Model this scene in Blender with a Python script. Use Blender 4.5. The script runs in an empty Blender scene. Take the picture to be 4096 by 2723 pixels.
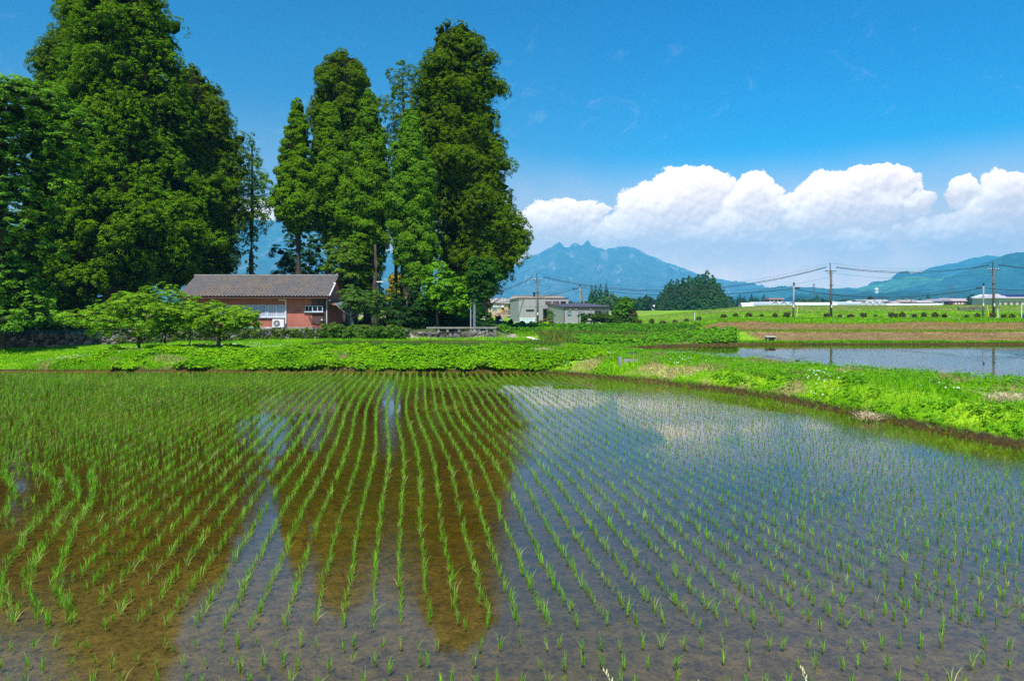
import bpy, math, random
import numpy as np
from mathutils import Vector, Matrix, noise as mnoise

R = math.radians
RND = random.Random(7)
NR = np.random.default_rng(11)
SC = bpy.context.scene
COL = SC.collection

# ------------------------------------------------------------------ camera
F = 680.0            # focal length in pixels of the 1024 px frame
HZ = 303.0           # horizon row
cam_d = bpy.data.cameras.new('camera')
cam = bpy.data.objects.new('camera', cam_d)
COL.objects.link(cam)
cam.location = (0, 0, 0)
cam.rotation_euler = (R(90), 0, 0)
cam_d.sensor_width = 36.0
cam_d.lens = F / 1024 * 36.0
cam_d.shift_y = -(340 - HZ) / 1024
cam_d.clip_start = 0.1
cam_d.clip_end = 60000
SC.camera = cam

# ------------------------------------------------------------------ light
SUN_EL = 61.0
SUN_AZ = -11.0        # degrees to the right of straight behind the camera
SUN_STR = 5.0
SKY_STR = 0.078
EXPO = 0.60
se, sa = R(SUN_EL), R(SUN_AZ)
SUN_DIR = Vector((math.sin(sa) * math.cos(se), -math.cos(sa) * math.cos(se), math.sin(se)))
sl = bpy.data.lights.new('sun', 'SUN')
sl.energy = SUN_STR
sl.angle = R(0.5)
sl.color = (1.0, 0.965, 0.90)
so = bpy.data.objects.new('sun', sl)
COL.objects.link(so)
so.location = (0, -20, 40)
so.rotation_euler = SUN_DIR.to_track_quat('Z', 'Y').to_euler()

SC.view_settings.view_transform = 'Standard'
SC.view_settings.look = 'None'
SC.view_settings.exposure = EXPO
SC.view_settings.gamma = 1.0
SC.view_settings.use_curve_mapping = False
cy = SC.cycles
cy.use_denoising = False
try:
    cy.denoiser = 'OPENIMAGEDENOISE'
    cy.denoising_prefilter = 'ACCURATE'
except Exception:
    pass
cy.max_bounces = 6
cy.diffuse_bounces = 2
cy.glossy_bounces = 3
cy.transmission_bounces = 4
cy.transparent_max_bounces = 12
cy.volume_bounces = 0
cy.caustics_reflective = False
cy.caustics_refractive = False
cy.use_adaptive_sampling = True
cy.adaptive_threshold = 0.01


class NT:
    """small helper for node trees"""
    def __init__(s, tree):
        s.t = tree
        s.N = tree.nodes
        s.L = tree.links

    def n(s, typ, **kw):
        nd = s.N.new(typ)
        for k, v in kw.items():
            setattr(nd, k, v)
        return nd

    def put(s, sock, v):
        if isinstance(v, bpy.types.NodeSocket):
            s.L.new(v, sock)
        elif v is not None:
            if isinstance(v, (tuple, list)) and len(v) == 3 and sock.type == 'RGBA':
                v = (*v, 1)
            sock.default_value = v

    def m(s, op, a, b=None, c=None, clamp=False):
        nd = s.N.new('ShaderNodeMath')
        nd.operation = op
        nd.use_clamp = clamp
        s.put(nd.inputs[0], a)
        if b is not None:
            s.put(nd.inputs[1], b)
        if c is not None:
            s.put(nd.inputs[2], c)
        return nd.outputs[0]

    def mix(s, f, a, b, blend='MIX'):
        nd = s.N.new('ShaderNodeMix')
        nd.data_type = 'RGBA'
        nd.blend_type = blend
        nd.clamp_factor = True
        s.put(nd.inputs[0], f)
        s.put(nd.inputs[6], a)
        s.put(nd.inputs[7], b)
        return nd.outputs[2]

    def step(s, v, lo, hi, a=0.0, b=1.0, smooth=True):
        nd = s.N.new('ShaderNodeMapRange')
        if smooth:
            nd.interpolation_type = 'SMOOTHSTEP'
        s.put(nd.inputs[0], v)
        s.put(nd.inputs[1], lo)
        s.put(nd.inputs[2], hi)
        s.put(nd.inputs[3], a)
        s.put(nd.inputs[4], b)
        return nd.outputs[0]

    def noise(s, vec, scale, detail=4, rough=0.55, dist=0.0, out=0):
        nd = s.N.new('ShaderNodeTexNoise')
        if vec is not None:
            s.L.new(vec, nd.inputs['Vector'])
        nd.inputs['Scale'].default_value = scale
        nd.inputs['Detail'].default_value = detail
        nd.inputs['Roughness'].default_value = rough
        nd.inputs['Distortion'].default_value = dist
        return nd.outputs[out]

    def xyz(s, x, y, z=0.0):
        nd = s.N.new('ShaderNodeCombineXYZ')
        s.put(nd.inputs[0], x)
        s.put(nd.inputs[1], y)
        s.put(nd.inputs[2], z)
        return nd.outputs[0]


# ------------------------------------------------------------------ world: Nishita sky with cumulus bank
world = bpy.data.worlds.new('World')
SC.world = world
world.use_nodes = True
w = NT(world.node_tree)
for nd in list(w.N):
    w.N.remove(nd)
sky = w.n('ShaderNodeTexSky', sky_type='NISHITA')
sky.sun_disc = False
sky.sun_elevation = se
sky.sun_rotation = R(180 - SUN_AZ)
sky.altitude = 500
sky.air_density = 1.0
sky.dust_density = 0.4
sky.ozone_density = 1.6
tc = w.n('ShaderNodeTexCoord')
sep = w.n('ShaderNodeSeparateXYZ')
w.L.new(tc.outputs['Generated'], sep.inputs[0])
X, Y, Z = sep.outputs[0], sep.outputs[1], sep.outputs[2]
az = w.m('MULTIPLY', w.m('ARCTAN2', X, Y), 57.2958)       # degrees right of straight ahead
el = w.m('MULTIPLY', w.m('ARCSINE', Z), 57.2958)
hs = w.n('ShaderNodeHueSaturation')
w.put(hs.inputs['Saturation'], 1.45)
w.put(hs.inputs['Value'], 1.35)
w.L.new(sky.outputs[0], hs.inputs['Color'])
tint = w.mix(w.step(az, -12, 22), w.mix(w.step(el, 10, 22), (0.70, 0.86, 0.82), (0.42, 1.0, 1.0)), (0.0, 1.05, 1.18))
tm = w.n('ShaderNodeVectorMath', operation='MULTIPLY')
w.L.new(hs.outputs[0], tm.inputs[0])
w.L.new(tint, tm.inputs[1])
skyc = tm.outputs[0]


def azel(px, py):
    a = math.atan((px - 512) / F)
    e = math.atan((HZ - py) / F * math.cos(a))
    return math.degrees(a), math.degrees(e)


P = w.xyz(az, el, 0.0)
n1 = w.noise(P, 0.30, 6, 0.62)
n1b = w.noise(w.xyz(w.m('ADD', az, 31.7), el, 3.1), 0.30, 6, 0.62)
azw = w.m('ADD', az, w.m('MULTIPLY', w.m('SUBTRACT', n1, 0.5), 3.4))
elw = w.m('ADD', el, w.m('MULTIPLY', w.m('SUBTRACT', n1b, 0.5), 3.0))
# cumulus blobs: centre px, py, half width px, half height px, weight
BL = [(560, 216, 40, 14, 1.0), (571, 210, 17, 10, 1.0), (530, 222, 26, 10, .8), (596, 211, 12, 5, .6),
      (690, 187, 36, 19, 1.0), (655, 206, 40, 20, .9), (706, 180, 22, 10, .9), (655, 196, 14, 8, .5),
      (752, 190, 19, 14, 1.0), (745, 212, 34, 26, .75), (775, 200, 16, 12, .6),
      (835, 192, 38, 17, 1.0), (862, 179, 24, 13, 1.0), (887, 172, 17, 9, 1.0), (905, 178, 10, 8, .7), (820, 212, 44, 18, .8),
      (880, 200, 26, 16, .7), (918, 202, 17, 7, .8), (914, 190, 6, 6, .5),
      (960, 189, 17, 8, .85), (1005, 187, 28, 14, 1.0), (1030, 192, 24, 16, 1.0), (985, 214, 34, 20, .7), (1050, 200, 40, 30, .9),
      (760, 246, 46, 12, .7), (800, 240, 26, 9, .6), (905, 230, 10, 10, .6), (1004, 238, 16, 12, .7), (880, 246, 20, 8, .6),
      (690, 262, 20, 8, .5), (500, 236, 60, 20, .6), (440, 240, 60, 20, .5), (640, 240, 40, 14, .25),
      (640, 234, 60, 16, .8), (720, 232, 60, 20, .85), (850, 244, 50, 14, .8), (960, 234, 60, 20, .8), (1000, 258, 60, 10, .6), (570, 234, 50, 14, .85), (800, 262, 90, 10, .55), (1090, 210, 60, 30, .8),
      (280, 215, 90, 22, .5), (170, 226, 70, 20, .5)]
dens = num = den = None
for (px, py, rx, ry, wt) in BL:
    a0, e0 = azel(px, py)
    a1, e1 = azel(px + rx, py)
    a2, e2 = azel(px, py - ry)
    dx = w.m('DIVIDE', w.m('SUBTRACT', azw, a0), max(0.3, a1 - a0) * 1.36)
    dy = w.m('DIVIDE', w.m('SUBTRACT', elw, e0), max(0.3, e2 - e0) * 1.6)
    tilt = w.m('ADD', dy, w.m('MULTIPLY', dx, -0.30))
    dy = w.m('MAXIMUM', dy, w.m('MULTIPLY', dy, -0.5))
    q = w.m('ADD', w.m('MULTIPLY', dx, dx), w.m('MULTIPLY', dy, dy))
    v = w.m('MULTIPLY', w.m('SUBTRACT', 1.0, q, clamp=True), wt)
    v = w.m('POWER', v, 1.3)
    v3 = w.m('MULTIPLY', w.m('MULTIPLY', v, v), v)
    num = w.m('MULTIPLY', v3, tilt) if num is None else w.m('ADD', num, w.m('MULTIPLY', v3, tilt))
    den = v3 if den is None else w.m('ADD', den, v3)
    dens = v if dens is None else w.m('MAXIMUM', dens, w.m('ADD', v, w.m('MULTIPLY', dens, 0.25)))
nf = w.noise(P, 1.1, 7, 0.62)
nl = w.noise(w.xyz(w.m('ADD', az, -0.10), w.m('ADD', el, 0.34), 0), 1.15, 6, 0.58)
nm = w.noise(P, 1.15, 6, 0.58)
edge = w.m('ADD', dens, w.m('MULTIPLY', w.m('SUBTRACT', nf, 0.5), 0.55))
soft = w.step(el, 3.0, 8.5, 0.42, 0.0)                   # the lower cloud dissolves into the horizon air
cov = w.step(edge, 0.20, w.m('ADD', 0.34, soft))
relief = w.m('MULTIPLY', w.m('SUBTRACT', nm, nl), 1.5)
shade = w.step(w.m('DIVIDE', num, w.m('ADD', den, 0.0008)), -0.55, 0.45, -0.38, 0.26)
thick = w.step(dens, 0.15, 0.75)
lit = w.m('ADD', w.m('ADD', 0.60, shade), w.m('ADD', relief, w.step(el, 4.0, 10.0, -0.30, 0.16)), clamp=True)
ccol = w.mix(lit, (1.15, 0.86, 0.70), (1.85, 1.48, 1.20))
# thin veil of bright humid air near the horizon on top of the clear sky
veil = w.step(el, w.step(az, -25, 12, 2.0, 4.5), w.step(az, -25, 12, 17.0, 12.5), 0.92, 0.0)
veil2 = w.m('MULTIPLY', veil, w.step(n1, 0.2, 0.8, 0.75, 1.1))
hz_hi = w.mix(w.step(az, -22, 10), (0.45, 0.48, 0.58), (1.16, 0.78, 0.58))
hz_lo = w.mix(w.step(az, -16, 8), (1.3, 0.95, .78), (2.05, 1.28, 0.86))
hazec = w.mix(w.step(el, 2.0, 7.0), hz_lo, hz_hi)
bg_sky = w.n('ShaderNodeVectorMath', operation='SCALE')
w.put(bg_sky.inputs[0], skyc)
bg_sky.inputs['Scale'].default_value = 1.0
base = bg_sky.outputs[0]
# one colour before the strength: clouds and veil are expressed relative to the strength
K = 1.0 / SKY_STR
kv = w.n('ShaderNodeVectorMath', operation='SCALE')
w.put(kv.inputs[0], hazec)
kv.inputs['Scale'].default_value = K * 0.92
kc = w.n('ShaderNodeVectorMath', operation='SCALE')
w.put(kc.inputs[0], ccol)
kc.inputs['Scale'].default_value = K * 0.92
c1 = w.mix(veil2, base, kv.outputs[0])
c2 = w.mix(w.m('MULTIPLY', cov, w.step(el, 0.5, 5.5, 0.25, 0.97)), c1, kc.outputs[0])
# faint high wisps
ci = w.noise(w.xyz(w.m('ADD', w.m('MULTIPLY', az, .9), w.m('MULTIPLY', el, .7)), w.m('SUBTRACT', w.m('MULTIPLY', el, 1.9), w.m('MULTIPLY', az, .8)), 5.0), 0.16, 7, 0.68, 1.2)
cw = w.m('MULTIPLY', w.step(ci, .56, .80), w.m('MULTIPLY', w.step(el, 9.0, 13.0), w.step(el, 24.0, 17.0)))
c2 = w.mix(w.m('MULTIPLY', cw, .10), c2, kc.outputs[0])
# below the horizon the sky gives a dull ground colour
c3 = w.mix(w.step(el, -3.0, -0.5), (0.5, 0.7, 0.5), c2)
bg = w.n('ShaderNodeBackground')
w.L.new(c3, bg.inputs['Color'])
bg.inputs['Strength'].default_value = SKY_STR
ow = w.n('ShaderNodeOutputWorld')
w.L.new(bg.outputs[0], ow.inputs[0])
world.cycles.sampling_method = 'MANUAL'
world.cycles.sample_map_resolution = 512


# ------------------------------------------------------------------ helpers
def tag(o, label=None, cat=None, group=None, kind=None):
    if label: o['label'] = label
    if cat: o['category'] = cat
    if group: o['group'] = group
    if kind: o['kind'] = kind
    return o


def root(name, loc, rz=0.0, label=None, cat=None, group=None, scale=1.0):
    o = bpy.data.objects.new(name, None)
    COL.objects.link(o)
    o.location = loc
    o.rotation_euler = (0, 0, rz)
    if scale != 1.0:
        o.scale = (scale, scale, scale) if not isinstance(scale, tuple) else scale
    o.empty_display_size = 0.3
    return tag(o, label, cat, group)


def copy_tree(o, parent=None):
    c = o.copy()
    COL.objects.link(c)
    c.parent = parent
    for ch in list(o.children):
        copy_tree(ch, c)
    return c


def npmesh(name, V, FV, mat, parent=None, n=3, smooth=False, col=None, loc=None, extra=None):
    """mesh from numpy arrays: V (k,3), FV (m,n) vertex indices; col (k,3) vertex colours"""
    V = np.ascontiguousarray(V, dtype=np.float32)
    FV = np.ascontiguousarray(FV, dtype=np.int32)
    me = bpy.data.meshes.new(name)
    me.vertices.add(len(V))
    me.vertices.foreach_set('co', V.ravel())
    m = len(FV)
    me.loops.add(m * n)
    me.loops.foreach_set('vertex_index', FV.ravel())
    me.polygons.add(m)
    me.polygons.foreach_set('loop_start', np.arange(0, m * n, n, dtype=np.int32))
    if smooth:
        me.polygons.foreach_set('use_smooth', np.ones(m, dtype=bool))
    me.update(calc_edges=True)
    if col is not None:
        a = me.color_attributes.new('col', 'FLOAT_COLOR', 'POINT')
        c4 = np.ones((len(V), 4), dtype=np.float32)
        c4[:, :3] = col
        a.data.foreach_set('color', c4.ravel())
    for k, arr in (extra or {}).items():
        a = me.attributes.new(k, 'FLOAT', 'POINT')
        a.data.foreach_set('value', np.ascontiguousarray(arr, dtype=np.float32))
    me.materials.append(mat)
    o = bpy.data.objects.new(name, me)
    COL.objects.link(o)
    o.parent = parent
    if loc is not None:
        o.location = loc
    return o


class MB:
    """collects boxes, tubes and sheets and links them as ONE mesh object"""
    def __init__(s):
        s.v = []
        s.f = []
        s.mi = []
        s.cur = 0

    def add(s, vs, fs):
        k = len(s.v)
        s.v += [tuple(p) for p in vs]
        s.f += [tuple(i + k for i in f) for f in fs]
        s.mi += [s.cur] * len(fs)
        return s

    def box(s, c, d, rz=0.0, taper=1.0, bev=0.0):
        x, y, z = d[0] / 2, d[1] / 2, d[2] / 2
        ca, sn = math.cos(rz), math.sin(rz)
        vs = []
        for sz in (-1, 1):
            t = taper if sz > 0 else 1.0
            for (sx, sy) in ((-1, -1), (1, -1), (1, 1), (-1, 1)):
                px, py = sx * x * t, sy * y * t
                vs.append((c[0] + px * ca - py * sn, c[1] + px * sn + py * ca, c[2] + sz * z))
        s.add(vs, [(3, 2, 1, 0), (4, 5, 6, 7), (0, 1, 5, 4), (1, 2, 6, 5), (2, 3, 7, 6), (3, 0, 4, 7)])
        return s

    def b2(s, x0, x1, y0, y1, z0, z1):
        return s.box(((x0 + x1) / 2, (y0 + y1) / 2, (z0 + z1) / 2), (x1 - x0, y1 - y0, z1 - z0))

    def tube(s, pts, rad, n=8, cap=True):
        pts = [Vector(p) for p in pts]
        if not isinstance(rad, (list, tuple)):
            rad = [rad] * len(pts)
        rings = []
        up = Vector((0, 0, 1))
        for i, p in enumerate(pts):
            d = (pts[min(i + 1, len(pts) - 1)] - pts[max(i - 1, 0)])
            if d.length < 1e-9:
                d = Vector((0, 0, 1))
            d.normalize()
            a = d.cross(up)
            if a.length < 1e-3:
                a = d.cross(Vector((1, 0, 0)))
            a.normalize()
            b = d.cross(a)
            rings.append([p + (a * math.cos(2 * math.pi * k / n) + b * math.sin(2 * math.pi * k / n)) * rad[i] for k in range(n)])
        vs = [q for r in rings for q in r]
        fs = []
        for i in range(len(pts) - 1):
            for k in range(n):
                k2 = (k + 1) % n
                fs.append((i * n + k, i * n + k2, (i + 1) * n + k2, (i + 1) * n + k))
        if cap:
            fs.append(tuple(reversed(range(n))))
            fs.append(tuple(range((len(pts) - 1) * n, len(pts) * n)))
        return s.add(vs, fs)

    def build(s, name, mat, parent=None, smooth=False, loc=None):
        me = bpy.data.meshes.new(name)
        me.from_pydata(s.v, [], s.f)
        for m in (mat if isinstance(mat, (list, tuple)) else [mat]):
            me.materials.append(m)
        if any(s.mi):
            me.polygons.foreach_set('material_index', s.mi)
        if smooth:
            me.polygons.foreach_set('use_smooth', [True] * len(me.polygons))
        me.update()
        o = bpy.data.objects.new(name, me)
        COL.objects.link(o)
        o.parent = parent
        if loc is not None:
            o.location = loc
        return o


MATS = {}


def mat(name, color=(.5, .5, .5), rough=0.7, spec=0.3, var=0.0, scale=3.0, bump=0.0, bscale=20.0, metal=0.0, attr=False, obvar=0.0, coord='Object', fn=None):
    """principled material with noise mottling and bump"""
    if name in MATS:
        return MATS[name]
    m = bpy.data.materials.new(name)
    m.use_nodes = True
    t = NT(m.node_tree)
    b = t.N['Principled BSDF']
    tcn = t.n('ShaderNodeTexCoord')
    vec = tcn.outputs[coord]
    c = None
    if attr:
        a = t.n('ShaderNodeAttribute', attribute_name='col')
        c = a.outputs['Color']
    else:
        rgb = t.n('ShaderNodeRGB')
        rgb.outputs[0].default_value = (*color, 1)
        c = rgb.outputs[0]
    if var > 0:
        nz = t.noise(vec, scale, 5, 0.6)
        f = t.step(nz, 0.25, 0.75, 1 - var, 1 + var)
        vm = t.n('ShaderNodeVectorMath', operation='SCALE')
        t.L.new(c, vm.inputs[0])
        t.L.new(f, vm.inputs['Scale'])
        c = vm.outputs[0]
    if obvar > 0:
        oi = t.n('ShaderNodeObjectInfo')
        f = t.m('MULTIPLY_ADD', oi.outputs['Random'], 2 * obvar, 1 - obvar)
        vm = t.n('ShaderNodeVectorMath', operation='SCALE')
        t.L.new(c, vm.inputs[0])
        t.L.new(f, vm.inputs['Scale'])
        c = vm.outputs[0]
    if fn:
        c = fn(t, vec, c, b)
    t.put(b.inputs['Base Color'], c)
    b.inputs['Roughness'].default_value = rough
    b.inputs['Specular IOR Level'].default_value = spec
    b.inputs['Metallic'].default_value = metal
    if bump > 0:
        bp = t.n('ShaderNodeBump')
        bp.inputs['Strength'].default_value = 1.0
        bp.inputs['Distance'].default_value = bump
        t.L.new(t.noise(vec, bscale, 4, 0.6), bp.inputs['Height'])
        t.L.new(bp.outputs[0], b.inputs['Normal'])
    MATS[name] = m
    return m


def leafmat(name, trans=0.35, gain=1.0, tint=(1, 1, 1), rough=0.55, obvar=0.0, spec=0.25):
    """foliage: per-leaf colour attribute, some light passing through the leaf"""
    m = bpy.data.materials.new(name)
    m.use_nodes = True
    t = NT(m.node_tree)
    b = t.N['Principled BSDF']
    a = t.n('ShaderNodeAttribute', attribute_name='col')
    vm = t.n('ShaderNodeVectorMath', operation='MULTIPLY')
    t.L.new(a.outputs['Color'], vm.inputs[0])
    vm.inputs[1].default_value = tuple(gain * x for x in tint)
    c = vm.outputs[0]
    if obvar > 0:
        oi = t.n('ShaderNodeObjectInfo')
        f = t.m('MULTIPLY_ADD', oi.outputs['Random'], 2 * obvar, 1 - obvar)
        v2 = t.n('ShaderNodeVectorMath', operation='SCALE')
        t.L.new(c, v2.inputs[0])
        t.L.new(f, v2.inputs['Scale'])
        c = v2.outputs[0]
    t.L.new(c, b.inputs['Base Color'])
    b.inputs['Roughness'].default_value = rough
    b.inputs['Specular IOR Level'].default_value = spec
    tr = t.n('ShaderNodeBsdfTranslucent')
    v3 = t.n('ShaderNodeVectorMath', operation='MULTIPLY')
    t.L.new(c, v3.inputs[0])
    v3.inputs[1].default_value = (1.15, 1.1, 0.5)
    t.L.new(v3.outputs[0], tr.inputs['Color'])
    mx = t.n('ShaderNodeMixShader')
    mx.inputs[0].default_value = trans
    t.L.new(b.outputs[0], mx.inputs[1])
    t.L.new(tr.outputs[0], mx.inputs[2])
    t.L.new(mx.outputs[0], t.N['Material Output'].inputs['Surface'])
    MATS[name] = m
    return m


def px(x, Y):
    """world X of image column x (1024 frame) at distance Y"""
    return (x - 512.0) / F * Y


def pz(y, Y):
    return (HZ - y) / F * Y


D = 1024 / 2359.0    # my measuring scale -> 1024 frame

# ------------------------------------------------------------------ terrain
W1, W2, W3, W4 = -3.20, -2.66, -2.68, -2.15      # water levels of the paddies
P1 = np.array([(-46, 31.6), (-19, 31.5), (1.4, 31.5), (3.4, 29.6), (5.6, 27.5), (7.6, 25.2), (8.8, 23.2), (9.7, 20.3), (10.7, 16.8),
               (11.4, 15.0), (12.6, 12.0), (14.5, 8.5), (16, 4.6), (-46, 4.6)], float)
P2 = np.array([(5.2, 38.5), (10.2, 42.2), (16.3, 44.2), (34, 44.0), (75, 44.0), (75, 12), (23.0, 12), (20.2, 17.0), (17.6, 21.5),
               (15.3, 24.6), (12.9, 27.2), (9.4, 33.2), (6.2, 36.9)], float)
P3 = np.array([(-13.5, 38.6), (-10, 38.3), (1.0, 38.6), (2.6, 40.0), (3.6, 46.2), (2.0, 47.2), (-9, 46.9), (-12.5, 46.4)], float)
P4 = np.array([(14.0, 49.6), (20, 49.3), (80, 49.4), (80, 53.0), (17, 53.2)], float)


def sdist(x, y, poly):
    """signed distance, positive outside"""
    n = len(poly)
    d = np.full(x.shape, 1e9)
    ins = np.zeros(x.shape, bool)
    for i in range(n):
        x0, y0 = poly[i]
        x1, y1 = poly[(i + 1) % n]
        ex, ey = x1 - x0, y1 - y0
        t = np.clip(((x - x0) * ex + (y - y0) * ey) / (ex * ex + ey * ey), 0, 1)
        d = np.minimum(d, np.hypot(x - x0 - t * ex, y - y0 - t * ey))
        c = ((y0 > y) != (y1 > y))
        with np.errstate(divide='ignore', invalid='ignore'):
            xi = x0 + (y - y0) * ex / (ey if ey != 0 else 1e-9)
        ins ^= c & (x < xi)
    return np.where(ins, -d, d)


def ss(v, a, b):
    t = np.clip((v - a) / (b - a), 0, 1)
    return t * t * (3 - 2 * t)


_LAT = NR.random((64, 64))


def vnoise(x, y, s):
    x = np.asarray(x) / s + 1000.0
    y = np.asarray(y) / s + 1000.0
    xi, yi = np.floor(x).astype(int), np.floor(y).astype(int)
    fx, fy = x - xi, y - yi
    fx, fy = fx * fx * (3 - 2 * fx), fy * fy * (3 - 2 * fy)
    g = lambda a, b: _LAT[a % 64, b % 64]
    return (g(xi, yi) * (1 - fx) + g(xi + 1, yi) * fx) * (1 - fy) + (g(xi, yi + 1) * (1 - fx) + g(xi + 1, yi + 1) * fx) * fy


def fbm(x, y, s, o=4):
    r = 0
    a = 0.5
    for k in range(o):
        r = r + a * vnoise(x + 17.3 * k, y - 9.1 * k, s)
        s *= 0.5
        a *= 0.5
    return r / (1 - 0.5 ** o)


# foot line of the retaining wall and grove platform
WALL = [(-60, 41.5), (-36, 42.5), (-26, 45.0), (-17.5, 48.7), (-7.6, 50.2)]
WX = [p[0] for p in WALL]
WY = [p[1] for p in WALL]


def H(x, y, detail=True):
    x = np.asarray(x, float)
    y = np.asarray(y, float)
    zM = np.interp(y, [0, 31.5, 34.0, 38, 47, 50, 57, 68, 80, 105, 150, 200, 300, 400, 20000],
                   [-2.2, -2.6, -2.52, -2.6, -2.62, -2.54, -2.55, -2.36, -2.62, -3.2, -3.1, -3.05, -3.1, -3.3, -3.6])
    zR = np.interp(y, [0, 41, 44.2, 45.2, 48.9, 53.2, 61.5, 72, 85, 110, 130, 150, 165, 230, 400, 20000],
                   [-2.50, -2.56, -2.58, -2.56, -2.10, -2.12, -1.68, -1.70, -1.78, -1.42, -0.95, -0.40, -0.5, -2.4, -2.9, -3.6])
    zL = np.interp(y, [0, 31.5, 33, 38, 44, 60, 100, 200, 20000], [-2.9, -3.0, -2.98, -2.95, -2.78, -2.3, -2.4, -3, -3.6])
    col = 512 + F * x / np.maximum(y, 1.0)
    c0 = np.interp(y, [0, 40, 58, 90, 150], [560, 640, 700, 700, 695])
    cw_ = np.interp(y, [0, 60, 90, 150], [30, 30, 50, 90])
    tR = ss(col, c0 - cw_, c0 + cw_)
    z = zM * (1 - tR) + zR * tR
    tL = ss(-x, 18.5, 22.5) * ss(-y, -60, -50)
    z = z * (1 - tL) + zL * tL
    # grove platform behind the wall
    wy = np.interp(x, WX, WY)
    g = ss(y, wy + 0.25, wy + 0.6) * ss(-y, -95, -80) * ss(-x, 7.0, 8.2)
    g2 = ss(y, 51.2, 54.0) * ss(-y, -90, -75) * ss(-x, 0.2, 1.5)
    g = np.maximum(g, g2)
    z = z * (1 - g) + (-1.93) * g
    d1, d2, d3, d4 = (sdist(x, y, p) for p in (P1, P2, P3, P4))
    # berm between the two paddies a little humped
    if detail:
        nz = (fbm(x, y, 2.2, 4) - 0.5)
        rough = np.clip(np.minimum(np.minimum(d1, d2), np.minimum(d3, d4)) / 1.0, 0, 1)
        near = ss(-y, -170, -120)
        z = z + nz * 0.30 * rough * near + (fbm(x + 50, y, 9.0, 2) - .5) * 0.35 * rough * near * ss(y, 20, 60)
    for d, wl, wd in ((d1, W1, np.where(x > 2, 1.4, 2.4)), (d2, W2, 0.9), (d3, W3, 0.5), (d4, W4, 0.5)):
        lip = np.where(d < 0.16, d / 0.16 * 0.13, 0.13)
        k = ss(d, 0.10, wd)
        z = np.where((d > 0) & (d < wd) & (d1 > 0), (wl + lip) * (1 - k) + np.maximum(z, wl + 0.10) * k, z)
        z = np.where(d <= 0, wl - 0.07 - 0.0 * d, z)
    return z


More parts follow.
